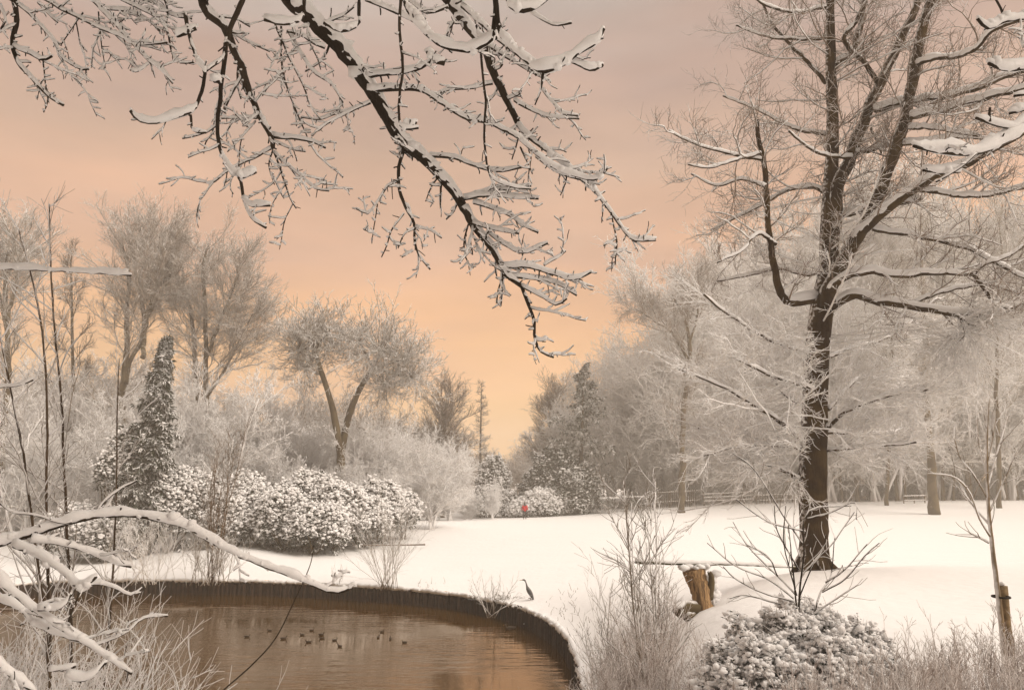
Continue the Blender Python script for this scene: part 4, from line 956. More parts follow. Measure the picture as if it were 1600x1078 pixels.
def lobe(px, ptop, pbase, wpx, Y, dy=1., deep=.8):
    x, y, zt = at(px, ptop, Y); zb = at(px, pbase, Y)[2]; s = pxm(px, pbase, Y)
    zc = zb + (zt - zb) * .35
    return (x, Y + dy, zc, wpx * s, wpx * s * deep, (zt - zc))
mound('rhododendron', [lobe(265, 735, 850, 62, 57), lobe(215, 752, 855, 40, 56), lobe(310, 745, 850, 40, 58)], 'snow-covered rhododendron at the left end of the row, dark hollow below its crown', 'shrub', 91, 2600, .30, .78, .22)
mound('rhododendron', [lobe(375, 742, 850, 45, 59), lobe(400, 762, 850, 45, 58), lobe(345, 770, 855, 36, 56.5)], 'rounded snowy rhododendron second from the left behind the thin stems', 'shrub', 92, 2200, .28, .8, .22)
mound('rhododendron', [lobe(480, 738, 855, 58, 59), lobe(520, 757, 850, 55, 58), lobe(440, 768, 855, 40, 56), lobe(490, 790, 858, 50, 55)], 'largest snow-laden rhododendron in the middle of the row', 'shrub', 93, 3600, .30, .78, .22)
mound('rhododendron', [lobe(585, 752, 838, 42, 62), lobe(562, 780, 842, 45, 60), lobe(628, 770, 822, 25, 64)], 'snowy rhododendron at the right end of the row beside the open field', 'shrub', 94, 2400, .28, .78, .22)
mound('rhododendron', [lobe(170, 800, 872, 40, 54), lobe(110, 790, 872, 50, 55)], 'low snowy evergreen bush behind the tangled twigs at the left', 'shrub', 95, 1800, .28, .75, .22)
mound('evergreen_bush', [lobe(868, 700, 800, 44, 96), lobe(905, 730, 802, 36, 95), lobe(838, 735, 795, 26, 96), lobe(885, 745, 802, 40, 94)], 'tall dark evergreen with lavender-white snow in front of the central wood', 'shrub', 96, 3600, .5, .16, .24, M_leaf)
mound('evergreen_bush', [lobe(770, 715, 808, 26, 97), lobe(765, 760, 809, 30, 96), lobe(790, 770, 806, 22, 96)], 'grey-green bushy conifer left of the person in red', 'shrub', 97, 2200, .4, .5, .25, M_leaf_far)
mound('evergreen_bush', [lobe(850, 768, 806, 36, 93), lobe(815, 785, 808, 20, 93)], 'low white snow-covered bush right behind the person in red', 'shrub', 98, 1400, .35, .9, .3, M_leaf_far)
# hedge blocks
def hedge(px0, px1, ptop, pbase, Y, label, seed):
    rs = np.random.RandomState(seed); x0, _, zt = at(px0, ptop, Y); x1, _, zb = at(px1, pbase, Y)
    T = thing('hedge', ((x0 + x1) / 2, Y, zb), label, 'hedge', 'clipped hedges at the field edge'); n = int((x1 - x0) * 60)
    C = np.column_stack([x0 + (x1 - x0) * rs.rand(n), Y + 1.2 * rs.rand(n), zb + (zt - zb) * rs.rand(n) ** .8])
    l = MB()
    for q in range(4): leaves(l, rs, C, rs.randn(n, 3), .2, .05)
    f = l.build('foliage', M_leaf_far, T); s = MB(); C[:, 2] = zt + .03 * rs.randn(n); blobs(s, rs, C[: n // 2], .16, .5); s.build('snow', M_snow_far, f)
hedge(938, 968, 778, 799, 93, 'left half of the clipped snow-topped hedge at the far field edge', 101)
hedge(972, 1015, 776, 798, 94.5, 'right half of the clipped hedge, set slightly further back', 102)

# evergreen in the mound under the bare shrub (right foreground)
def Lb(px, ptop, rx, Y, rz=None):
    x, y, zt = at(px, ptop, Y); zb = th(x, Y); s = pxm(px, ptop, Y)
    zc = zb; return (x, Y, zc, rx * s, rx * s * .8, max(.3, zt - zc))
mound('evergreen_bush', [Lb(1240, 940, 75, 9.6), Lb(1170, 965, 75, 9.3), Lb(1320, 972, 80, 9.4), Lb(1290, 990, 90, 8.8), Lb(1190, 1000, 85, 8.7), Lb(1360, 1012, 55, 8.9), Lb(1125, 1005, 50, 9.0), Lb(1225, 955, 70, 9.2), Lb(1285, 950, 50, 9.9)],
      'broad low bush buried in snow at the bottom right in front of the big tree', 'shrub', 99, 9000, .05, 1.0, .040, M_leaf, stem=False, tw=.16)

# ------------------------------------------------------------------ conifers
def conifer(px, ptop, pbase, Y, wpx, label, seed, lean=0., layers=22, mat=M_leaf, dens=1., droop=-.35, irregular=.25, group=None, snow=.8, pw=.8, needle=.3):
    rs = np.random.RandomState(seed); xb, yb, zb = at(px, pbase, Y); zt = at(px, ptop, Y)[2]; zb = min(zb, th(xb, yb)) ; Hh = zt - zb; Wd = wpx * pxm(px, pbase, Y)
    T = thing('conifer', (xb, yb, zb), label, 'tree', group)
    a = MB(); ln = lean * Hh
    world_tube(a, [(xb, yb, zb - .2), (xb + ln * .5, yb, zb + Hh * .5), (xb + ln, yb, zt)], [Hh * .016, Hh * .011, .02], 16, 8, rs); a.build('trunk', M_far_trunk, T)
    lv, sv = MB(), MB(); n = int(layers * 7 * dens)
    t = .06 + .94 * (np.arange(n) + rs.rand(n)) / n; ang = rs.rand(n) * 6.28
    base = np.column_stack([xb + ln * t, np.full(n, yb), zb + Hh * t]); L = Wd * ((1 - t) ** pw + .04) * (1 + irregular * rs.randn(n)).clip(.35, 1.7)
    P = np.empty((n, 7, 3)); P[:, 0] = base; d = norm(np.column_stack([np.cos(ang), np.sin(ang), np.full(n, .15 + droop * .3)]))
    for q in range(1, 7):
        P[:, q] = P[:, q - 1] + d * (L / 6)[:, None]; d = norm(d + np.array([0, 0, droop * .25]) + .08 * rs.randn(n, 3))
    R = np.full((n, 1), .03) * np.linspace(1, .3, 7); sweep(lv, P, R, 4)
    P1, R1 = spawn(rs, P, R, 9, .15, 1, 50, 10, .32, .3, .4, 4, .08, -.1, -.03, .6, .01, .02, .25, rel=True)
    sweep(lv, P1, R1, 3)
    m = len(P1); 
    for q in range(1, 4):
        for w in range(5):
            leaves(lv, rs, P1[:, q], norm(P1[:, q] - P1[:, q - 1] + .0) + .8 * rs.randn(m, 3) * [1, 1, .5] - [0, 0, .3], needle * (.6 + .6 * rs.rand(m)), needle * .13)
    f = lv.build('crown', mat, T)
    k = rs.rand(m) < snow
    blobs(sv, rs, P1[k, 2] + [0, 0, .05], needle * .42 * (.5 + .6 * rs.rand(k.sum())), .4, .2); k = rs.rand(m) < snow * .5
    blobs(sv, rs, P1[k, 3] + [0, 0, .04], needle * .34 * (.5 + .6 * rs.rand(k.sum())), .4, .2)
    if snow: sv.build('snow', M_snow_far, f)
    return T
conifer(216, 528, 752, 56, 42, 'dark green conifer with snowy boughs in front of the two tall trees at the left', 111, .08, 40, irregular=.4, needle=.4, snow=.12, dens=1.2)
conifer(905, 568, 800, 97, 46, 'tall irregular conifer with tiered boughs right of the central gap', 112, .05, 11, M_leaf_far, .8, -.1, .75, snow=.6, pw=.5, needle=.55)
rs = np.random.RandomState(113); lx, ly, _ = at(750, 800, 103); lz = th(lx, ly); lt = at(751, 596, 103)[2]
LR = thing('larch_tree', (lx, ly, lz), 'narrow pointed bare larch standing alone in the central gap', 'tree')
a = MB(); world_tube(a, [(lx, ly, lz - .2), (lx, ly, (lz + lt) / 2), (lx + .1, ly, lt)], [.2, .13, .02], 24, 8, rs); a.build('trunk', M_far_trunk, LR)
q = np.array([[lx, ly, lz + 1 + (lt - lz - 1) * k / 29] for k in range(30)])[None]; b = MB()
P1, R1 = spawn(rs, q, np.full((1, 30), .06), 150, 0, 1, 82, 8, 2.5, .2, .88, 7, .06, .0, .05, .6, .018, .03, .6); sweep(b, P1, R1, 4)
P2, R2 = spawn(rs, P1, R1, 9, .15, 1, 48, 10, .6, .3, .5, 4, .1, 0, .05, .7, .010, .016, .6); sweep(b, P2, R2, 3)
b.build('crown', M_twig_brown, LR)
rs = np.random.RandomState(5)
mound('evergreen_bush', [lobe(188, 668, 760, 28, 55), lobe(168, 705, 765, 24, 54.5)], 'dark evergreen bush at the foot of the left conifer', 'shrub', 114, 1400, .3, .35, .2)

# ------------------------------------------------------------------ broadleaf background trees
def big_tree(name, trunks, Y, label, seed, cr, mat=M_twig_brown, n1=26, n2=11, n3=6, L1=.55, up1=.0, up2=.08, a1=50, cat='tree', r3=.012, group=None, tr_mat=None, L2=.5, L3=.42, bend1=.045, snowt=0, wander=.10):
    """trunks: traced stems in pixels (x, y, r).  cr = length scale of the main branches in metres"""
    rs = np.random.RandomState(seed); x, y, z = at(trunks[0][0][0], trunks[0][0][1], Y); zg = th(x, y)
    T = thing(name, (x, y, zg), label, cat, group); a, b, Ps, Rs = MB(), MB(), [], []
    for k, tr in enumerate(trunks):
        Yk = Y + (0 if k == 0 else rs.randn() * .8)
        p = [(*at(px, py, Y + (Yk - Y) * i / len(tr)), r * .75 * pxm(px, py, Y)) for i, (px, py, r) in enumerate(tr)]
        if k == 0 and p[0][2] > zg - .2: p = [(p[0][0], p[0][1], zg - .3, p[0][3] * 1.25)] + p
        q = resample(p, 30); P, R = q[None, :, :3], q[None, :, 3]; P, R = jitter(rs, P, R, .3); sweep(a, P, R, 9, rs, .04); Ps.append(P); Rs.append(R)
    a.build('trunk', tr_mat or M_far_trunk, T); P, R = np.concatenate(Ps), np.concatenate(Rs)
    P1, R1 = spawn(rs, P, R, n1, .3, 1., a1, 14, cr, .25, .3, 9, wander, up1, bend1, .45, .022, .05, .8, .4); sweep(b, P1, R1, 5)
    P2, R2 = spawn(rs, P1, R1, n2, .2, 1., 34, 9, L2 * cr, .3, .4, 7, wander, up2, .03, .5, .016, .028, .8, .5); sweep(b, P2, R2, 4)
    P3, R3 = spawn(rs, P2, R2, n3, .15, 1., 34, 10, L3 * L2 * cr, .3, .3, 5, wander, up2 * .7, .03, .6, r3, r3 * 1.3, .8, .6); sweep(b, P3, R3, 3)
    P4, R4 = spawn(rs, P3, R3, 3, .2, 1., 34, 10, .45 * L3 * L2 * cr, .3, .3, 4, wander, up2 * .5, .03, .7, r3 * .7, r3, .8, .7); sweep(b, P4, R4, 3)
    b.build('crown', mat, T); return T
big_tree('broadleaf_tree', [[(195, 700, 9), (191, 619, 7), (197, 562, 6), (199, 487, 4.5), (202, 431, 3.5), (190, 380, 1.5)], [(196, 600, 5), (205, 560, 4), (222, 530, 5), (225, 487, 4.5), (212, 424, 3), (205, 370, 1.5)], [(225, 500, 4), (240, 455, 3), (245, 410, 2), (250, 365, 1)], [(222, 560, 5), (230, 500, 3.5), (262, 440, 2.2), (275, 400, 1)]],
         72, 'tall domed bare tree at the left, taller of the pair behind the dark conifer', 121, 4.3, n1=30, mat=M_twig_dome)
big_tree('broadleaf_tree', [[(325, 680, 6), (322, 610, 5.5), (322, 540, 4.5), (320, 480, 4), (318, 420, 3), (325, 385, 1.2)], [(306, 640, 5), (305, 575, 4.5), (300, 500, 4), (288, 450, 3), (285, 410, 1.2)], [(322, 560, 4), (345, 500, 3), (365, 450, 2), (372, 420, 1)], [(323, 620, 3.5), (350, 580, 2.5), (375, 530, 1.5), (395, 490, 1)]],
         74, 'domed bare tree right of the taller one, its crown sloping down to the right', 122, 4.4, n1=32, mat=M_twig_dome)
big_tree('broadleaf_tree', [[(10, 640, 6), (10, 520, 5), (8, 440, 4), (15, 380, 2)], [(12, 500, 4), (30, 420, 3), (32, 370, 1.5)], [(8, 500, 4), (-10, 430, 3), (-20, 380, 1.5)]], 68, 'bare tree cut by the left edge with a rounded bluish crown', 123, 3.6, mat=M_twig, n1=26)
big_tree('broadleaf_tree', [[(115, 660, 4), (113, 550, 3), (112, 470, 2.4), (110, 400, 1.2)]], 80, 'slim bare tree between the left edge tree and the tall domed pair', 124, 3., n1=26)
# pollards with bursting heads
def pollard(tr, head, Y, rad, label, seed, sec=()):
    rs = np.random.RandomState(seed); x, y, z = at(tr[0][0], tr[0][1], Y); zg = th(x, y)
    T = thing('pollard_tree', (x, y, zg), label, 'tree'); a, b = MB(), MB()
    p = [(*at(px, py, Y), r * pxm(px, py, Y)) for px, py, r in tr]
    p = [(p[0][0], p[0][1], zg - .3, p[0][3] * 1.3)] + p
    q = resample(p, 30); sweep(a, q[None, :, :3], q[None, :, 3], 9, rs, .05)
    for hx, hy, hr in head:
        c0 = np.array(at(hx, hy, Y)); s = pxm(hx, hy, Y); n = int(46 * hr / 40)
        d = norm(rs.randn(n, 3) + [0, 0, .2]); P, R = stems(rs, np.tile(c0, (n, 1)) - d * .0, 8, hr * s * 1.05, .38, 0, .17, .035, .3, .03, d); sweep(b, P, R, 5)
        sweep(a, np.stack([q[-1, :3] + (c0 - q[-1, :3]) * k for k in np.linspace(0, 1, 6)])[None] + 0, np.linspace(.11, .08, 6)[None], 6)
        P1, R1 = spawn(rs, P, R, 8, .25, 1, 40, 10, .42 * hr * s, .3, .4, 6, .12, .1, .03, .6, .018, .025, .9); sweep(b, P1, R1, 4)
        P2, R2 = spawn(rs, P1, R1, 4, .2, 1, 36, 10, .17 * hr * s, .3, .3, 4, .12, .1, .03, .6, .010, .014, .9); sweep(b, P2, R2, 3)
    a.build('trunk', M_far_trunk, T); b.build('crown', M_twig, T); return T
pollard([(534, 735, 6), (522, 650, 5), (510, 605, 4.2), (500, 575, 3.6), (492, 545, 3)], [(488, 522, 58), (468, 545, 46), (512, 520, 44), (478, 575, 40)], 66, 0, 'left of two pollarded trees, leaning trunk and fan of upright twigs', 131)
pollard([(530, 745, 7), (538, 680, 5.5), (550, 635, 5), (566, 600, 4.4), (584, 576, 3.6)], [(595, 548, 58), (628, 562, 50), (562, 535, 46), (642, 590, 44), (600, 600, 46)], 67, 0, 'right of two pollarded trees, trunk leaning right under a ragged burst of twigs', 132)
big_tree('broadleaf_tree', [[(690, 800, 6), (692, 720, 5), (695, 660, 3), (697, 625, 1)]], 100, 'rounded brown hazy tree at the left side of the central gap', 137, 4.0, M_twig_brown, n1=60, up1=.2)
big_tree('broadleaf_tree', [[(858, 800, 6), (860, 720, 5), (864, 660, 3), (866, 620, 1)]], 112, 'rounded brown hazy tree at the right side of the central gap', 138, 4.2, M_twig_brown, n1=60, up1=.2)
# right-hand tree behind
big_tree('broadleaf_tree', [[(1065, 795, 7), (1065, 745, 7), (1066, 690, 6), (1072, 620, 5), (1078, 550, 4), (1070, 500, 3), (1050, 460, 1.5)], [(1074, 560, 4), (1050, 520, 3), (1020, 500, 2), (990, 480, 1)], [(1076, 540, 3), (1090, 490, 2), (1085, 440, 1)]], 88, 'bare tree with stout pale trunk and twisting crown at the field edge', 133, 4.2, M_twig_oak, n1=24, up1=.1, up2=.1, a1=50, wander=.16)
big_tree('broadleaf_tree', [[(1458, 778, 10), (1456, 740, 9), (1452, 690, 7), (1447, 600, 6), (1446, 520, 5), (1443, 450, 4), (1440, 390, 2)]], 80, 'straight mottled tree behind the field, between the big tree and the right edge', 134, 4.2, M_twig, n1=42, up1=.2)
big_tree('broadleaf_tree', [[(1385, 782, 4), (1388, 720, 3.6), (1392, 600, 3), (1395, 480, 2), (1398, 420, 1)]], 90, 'thin background tree just right of the big tree trunk', 135, 4., M_twig, n1=40, up1=.2)
big_tree('broadleaf_tree', [[(1560, 782, 5), (1560, 700, 4.4), (1556, 600, 3.6), (1560, 500, 3), (1565, 400, 2), (1560, 340, 1)]], 84, 'tall background tree closest to the right edge', 136, 4.6, M_twig, n1=42, up1=.2)

# ------------------------------------------------------------------ woodland masses (one generic frosted tree per mass, set out by geometry nodes)
def frost_tree_mesh(seed, H=9., mat=None, horiz=True, r=.02, n0=5, k=(7, 7, 5, 4), sp=.35):
    rs = np.random.RandomState(seed); b = MB()
    base = np.column_stack([rs.randn(n0) * sp, rs.randn(n0) * sp, np.full(n0, -.3)])
    P, R = stems(rs, base, 10, H * .8, .2, .16, .06, .10, .3); sweep(b, P, R, 6)
    P1, R1 = spawn(rs, P, R, k[0] * 2, .12, 1, 52, 12, H * .33, .3, .35, 8, .11, .15, .0, .5, .03, .05, .7); sweep(b, P1, R1, 4)
    P2, R2 = spawn(rs, P1, R1, k[1], .12, 1, 42, 12, H * .14, .3, .3, 6, .13, .1, .02, .6, r, r * 1.5, .8); sweep(b, P2, R2, 3)
    P3, R3 = spawn(rs, P2, R2, k[2], .15, 1, 42, 12, H * .065, .3, .3, 4, .13, .1, .02, .7, r * .7, r, .8); sweep(b, P3, R3, 3)
    P4, R4 = spawn(rs, P3, R3, k[3], .15, 1, 42, 12, H * .032, .3, .3, 3, .13, .1, .02, .7, r * .6, r * .8, .8); sweep(b, P4, R4, 3)
    me = b.mesh('frosted_tree'); me.materials.append(mat); return me
FT = [frost_tree_mesh(s, 9., m_) for s, m_ in ((201, M_twig_white), (202, M_twig_white), (203, M_twig), (204, M_twig_oak))]
FT.append(frost_tree_mesh(205, 28., M_twig_white, n0=4, k=(10, 8, 5, 4), r=.045, sp=.5))
def wood(name, me, x0, x1, y0, y1, z, nx, ny, smin, smax, seed, label, zs=1.0):
    ng = bpy.data.node_groups.new(name, 'GeometryNodeTree')
    ng.interface.new_socket('Geometry', in_out='INPUT', socket_type='NodeSocketGeometry'); ng.interface.new_socket('Geometry', in_out='OUTPUT', socket_type='NodeSocketGeometry')
    gi, go = ng.nodes.new('NodeGroupInput'), ng.nodes.new('NodeGroupOutput')
    gr = ng.nodes.new('GeometryNodeMeshGrid'); gr.inputs['Size X'].default_value = x1 - x0; gr.inputs['Size Y'].default_value = y1 - y0
    gr.inputs['Vertices X'].default_value = nx; gr.inputs['Vertices Y'].default_value = ny
    sp = ng.nodes.new('GeometryNodeSetPosition'); rv = ng.nodes.new('FunctionNodeRandomValue'); rv.data_type = 'FLOAT_VECTOR'
    jx, jy = (x1 - x0) / nx * .5, (y1 - y0) / max(1, ny) * .5
    rv.inputs['Min'].default_value = (-jx, -jy, -.2); rv.inputs['Max'].default_value = (jx, jy, .1); rv.inputs['Seed'].default_value = seed
    ng.links.new(gr.outputs['Mesh'], sp.inputs['Geometry']); ng.links.new(rv.outputs['Value'], sp.inputs['Offset'])
    ip = ng.nodes.new('GeometryNodeInstanceOnPoints'); ng.links.new(sp.outputs[0], ip.inputs['Points']); ng.links.new(gi.outputs[0], ip.inputs['Instance'])
    r2 = ng.nodes.new('FunctionNodeRandomValue'); r2.data_type = 'FLOAT_VECTOR'; r2.inputs['Max'].default_value = (0, 0, 6.28); r2.inputs['Seed'].default_value = seed + 1
    r3 = ng.nodes.new('FunctionNodeRandomValue'); r3.data_type = 'FLOAT_VECTOR'; r3.inputs['Min'].default_value = (smin, smin, smin * zs); r3.inputs['Max'].default_value = (smax, smax, smax * zs); r3.inputs['Seed'].default_value = seed + 2
    ng.links.new(r2.outputs['Value'], ip.inputs['Rotation']); ng.links.new(r3.outputs['Value'], ip.inputs['Scale'])
    ng.links.new(ip.outputs[0], go.inputs[0])
    o = bpy.data.objects.new(name, me); COL.objects.link(o); o.location = ((x0 + x1) / 2, (y0 + y1) / 2, z)
    md = o.modifiers.new('spread', 'NODES'); md.node_group = ng
    return tag(o, label, 'woodland', kind='stuff')
def wx(px, Y): return (px - 800) / F * Y
def w_(name, k, p0, p1, y0, y1, nx, ny, s0, s1, seed, label, zs=1.):
    ym = (y0 + y1) / 2; x0, x1 = wx(p0, ym), wx(p1, ym); wood(name, FT[k], x0, x1, y0, y1, th((x0 + x1) / 2, ym), nx, ny, s0, s1, seed, label, zs)
w_('woodland', 0, -60, 420, 64, 72, 10, 2, .85, 1.25, 301, 'pale frosted thicket behind the left rhododendrons')
w_('woodland', 1, 330, 680, 72, 84, 9, 2, .85, 1.25, 302, 'white frosted thicket around the pollarded trees')
w_('woodland', 1, 430, 600, 63.6, 64.6, 6, 1, .6, .8, 313, 'low white frosted branches at the foot of the pollarded trees')
w_('woodland', 1, -100, 300, 84, 96, 9, 2, 1.5, 2.1, 303, 'taller grey wood behind the left thicket')
w_('woodland', 3, 470, 685, 105, 125, 7, 2, 1.1, 1.7, 304, 'hazy grey wood left of the central gap')
w_('woodland', 3, 700, 900, 150, 180, 8, 2, .75, 1.05, 305, 'faint low wood closing the central gap')
w_('woodland', 4, 960, 1075, 104, 116, 3, 2, .55, .8, 314, 'frosted crowns stepping up from the central gap towards the big tree')
w_('woodland', 1, 870, 1020, 112, 128, 6, 2, 1.1, 1.8, 306, 'hazy grey wood right of the central gap')
w_('woodland', 4, 1050, 1290, 101, 112, 6, 2, .75, 1.05, 312, 'tall frosted crowns rising behind the big tree')
w_('woodland', 1, 950, 1280, 100, 106, 9, 1, 1.3, 2.2, 307, 'pale frosted wood behind the far fence')
w_('woodland', 0, 1240, 1680, 98, 108, 12, 2, 1.6, 2.4, 308, 'pale frosted wood behind the field at the right')
w_('woodland', 4, 1200, 1720, 112, 128, 10, 2, 1.15, 1.5, 309, 'tall grey wood behind the right-hand trees')

w_('thicket', 2, 985, 1700, 99, 102, 34, 2, .22, .4, 310, 'low thicket along the foot of the wood at the far edge of the field')
w_('thicket', 1, 330, 760, 88, 92, 20, 2, .3, .5, 311, 'low pale thicket behind the rhododendrons up to the central gap')
# ------------------------------------------------------------------ far fence, posts, trunks
M_wood = plain('fence_wood', (.14, .105, .07), .85, .3, 10)
def fence(p0, p1, y0, y1, Y0, Y1, h, label, seed, pickets=0, rails=2, post=2.4, group=None):
    A_, B_ = np.array(at(p0, y0, Y0)), np.array(at(p1, y1, Y1)); T = thing('fence', tuple(A_), label, 'fence', group); L = np.linalg.norm(B_ - A_); d = (B_ - A_) / L
    n = int(L / post) + 1; a = MB()
    for k in range(n):
        p = A_ + d * post * k; p[2] = th(p[0], p[1]); m = MB(); sweep(m, np.array([p - [0, 0, .2], p + [0, 0, h * .5], p + [0, 0, h + .06]])[None], np.full((1, 3), .07), 4); m.build('post', M_wood, T)
    for k in range(rails):
        m = MB(); q = np.array([A_ + d * L * s for s in np.linspace(0, 1, 16)]); q[:, 2] = th_many(q[:, :2]) + h * (.35 + .55 * k / max(1, rails - 1)); q[:, 1] -= .08
        sweep(m, q[None], np.full((1, 16), .035), 4); o = m.build('rail', M_wood, T); s = MB(); snow_on(s, np.random.RandomState(seed), q[None], np.full((1, 16), .035), .05, 5); s.build('snow', M_snow_far, o)
    if pickets:
        m = MB(); k = int(L / pickets); q = np.array([A_ + d * pickets * i for i in range(k)]); z = th_many(q[:, :2]); q[:, 1] -= .14
        P = np.stack([np.column_stack([q[:, :2], z + .05]), np.column_stack([q[:, :2], z + h * .6]), np.column_stack([q[:, :2], z + h])], 1); sweep(m, P, np.full((k, 3), .035), 4); m.build('pickets', M_wood, T)
fence(1015, 1092, 794, 792, 97, 97, 2.0, 'picket fence with tall slats behind the stout pale trunk', 141, .25)
fence(1100, 1178, 792, 790, 97, 97, 1.5, 'low rail fence at the far field edge left of the big tree', 142, 0, 3)
fence(1182, 1250, 790, 788, 96, 96, 1.1, 'lowest slatted fence running up to the big tree trunk', 143, .35)
fence(1412, 1448, 784, 783, 92, 92, .9, 'short rail fence left of the straight mottled tree', 144, 0, 2, 1.2)
# thin trunks along the far right field edge
proto = None
for k, (px, ytop, r, lab) in enumerate([(1340, 738, 3.4, 'dark short trunk just right of the big tree'), (1316, 725, 2.6, 'slim trunk close behind the big tree'), (1402, 742, 3, 'left of two close trunks at the far field edge'), (1415, 745, 2.4, 'right of two close trunks at the far field edge'),
                               (1490, 740, 2.2, 'thin trunk right of the mottled tree'), (1515, 728, 5, 'stout dark trunk behind the sapling'), (1573, 745, 2.4, 'thin trunk near the right edge'), (1590, 742, 2, 'thinnest trunk at the right edge'), (1474, 735, 3, 'trunk almost touching the mottled tree')]):
    rs = np.random.RandomState(150 + k); Y = 96; x, y, z = at(px, 782, Y); z = th(x, y); s = pxm(px, 782, Y)
    T = thing('broadleaf_tree', (x, y, z), lab + ', in front of the frosted wood', 'tree', 'trunks along the far field edge')
    P = np.array([[x, y, z - .2], [x, y, z + .6], [x + .1 * rs.randn(), y, z + 2.5], [x + .3 * rs.randn(), y, z + 7]]); q = resample(np.column_stack([P, [r * s * 1.3, r * s, r * s * .9, r * s * .4]]), 16)
    a, b = MB(), MB(); sweep(a, q[None, :, :3], q[None, :, 3], 8, rs, .04); P1, R1 = spawn(rs, q[None, :, :3], q[None, :, 3], 26, .3, 1, 55, 12, 2.6, .3, .2, 7, .12, .15, .02, .4, .03, .05, .7); sweep(b, P1, R1, 4)
    P2, R2 = spawn(rs, P1, R1, 9, .2, 1, 42, 12, .9, .3, .3, 5, .13, .1, .02, .5, .015, .02, .8); sweep(b, P2, R2, 3); P3, R3 = spawn(rs, P2, R2, 4, .2, 1, 42, 12, .4, .3, .3, 3, .13, .1, .02, .6, .012, .015, .8); sweep(b, P3, R3, 3)
    a.build('trunk', M_far_trunk, T); b.build('crown', M_twig, T)

# ------------------------------------------------------------------ heron
def heron():
    Y = at_z(834, 940, 1.05)[1]; s = pxm(828, 925, Y); x, y, z = at(832, 939, Y)
    T = thing('heron', (x, y, z), 'grey heron standing on the snowy bank edge facing left over the pond', 'heron')
    M_h = plain('heron_feather', (.13, .125, .12), .8, .3, 20); M_n = plain('heron_neck', (.26, .24, .22), .8, .2, 20)
    b = MB()
    q = [(834.2, 938.5, .6), (832.5, 934, 1.7), (830, 929, 3.0), (827.3, 924, 3.6), (825, 920, 3.0), (823.4, 916, 1.7), (822.6, 912.5, 1.1), (821.6, 909.5, .95), (820, 907, 1.0), (818.6, 905.6, 1.35), (816.6, 905.6, .9), (815.8, 905.7, .6)]
    rr = resample([(*at(px, py, Y), r * s) for px, py, r in q], 48); sweep(b, rr[None, :, :3], rr[None, :, 3], 14); b.build('body', M_h, T)
    b = MB(); rr = resample([(*at(px, py, Y), r * s) for px, py, r in [(816.2, 905.7, .55), (813.5, 906, .35), (810.8, 906.5, .08)]], 10); sweep(b, rr[None, :, :3], rr[None, :, 3], 8); b.build('beak', plain('beak', (.35, .22, .06), .5), T)
    for d in (-.05, .05):
        b = MB(); p = at(829, 930, Y); zz = th(p[0], p[1]); world_tube(b, [(p[0], p[1] + d, p[2]), (p[0] + .03, p[1] + d, (p[2] + zz) / 2), (p[0], p[1] + d, zz - .04)], [.02, .012, .012], 8, 6, rs, 0)
        for a in (-.5, 0, .5): world_tube(b, [(p[0], p[1] + d, zz + .01), (p[0] - .06 * math.cos(a), p[1] + d + .06 * math.sin(a), zz + .012), (p[0] - .11 * math.cos(a), p[1] + d + .11 * math.sin(a), zz)], [.008, .006, .003], 5, 5, rs, 0)
        b.build('leg', plain('heron_leg', (.12, .09, .05)), T)
    b = MB(); rr = resample([(*at(px, py, Y - .07), r * s) for px, py, r in [(824.5, 920, .6), (828, 925, 2.3), (831.5, 932, 1.7), (834.4, 939.5, .2)]], 16); sweep(b, rr[None, :, :3], rr[None, :, 3], 10); b.build('wing', plain('wing_feather', (.075, .075, .08), .8, .3, 30), T)
    b = MB(); rr = resample([(*at(px, py, Y - .02), r * s) for px, py, r in [(818.4, 904.7, .4), (820.5, 905.6, .35), (822.8, 907.6, .05)]], 8); sweep(b, rr[None, :, :3], rr[None, :, 3], 6); b.build('crest', plain('crest', (.02, .02, .02)), T)
heron()

# ------------------------------------------------------------------ ducks
def duck_proto(bodyc, headc, white=None):
    T = thing('duck', (0, 0, 0), 'x', 'duck', 'ducks on the pond'); r0 = np.random.RandomState(1)
    b = MB(); rr = resample([(-.27, 0, .12, .01), (-.2, 0, .085, .05), (-.1, 0, .055, .088), (.03, 0, .05, .1), (.13, 0, .06, .08), (.18, 0, .10, .05), (.2, 0, .16, .035), (.215, 0, .2, .042), (.245, 0, .215, .04), (.275, 0, .21, .02)], 40)
    sweep(b, rr[None, :, :3], rr[None, :, 3], 14); b.build('body', plain('duck_body', bodyc, .7, .3, 20), T)
    b = MB(); rr = resample([(.27, 0, .21, .017), (.3, 0, .203, .014), (.33, 0, .2, .006)], 8); sweep(b, rr[None, :, :3], rr[None, :, 3], 8, flat=.6); b.build('beak', plain('bill', (.4, .25, .05), .5), T)
    for sgn in (-1, 1):
        b = MB(); rr = resample([(-.2, sgn * .02, .12, .01), (-.08, sgn * .07, .09, .04), (.06, sgn * .075, .085, .035), (.11, sgn * .06, .08, .01)], 12); sweep(b, rr[None, :, :3], rr[None, :, 3], 8); b.build('wing', plain('duck_wing', headc, .7, .3, 20), T)
    return T
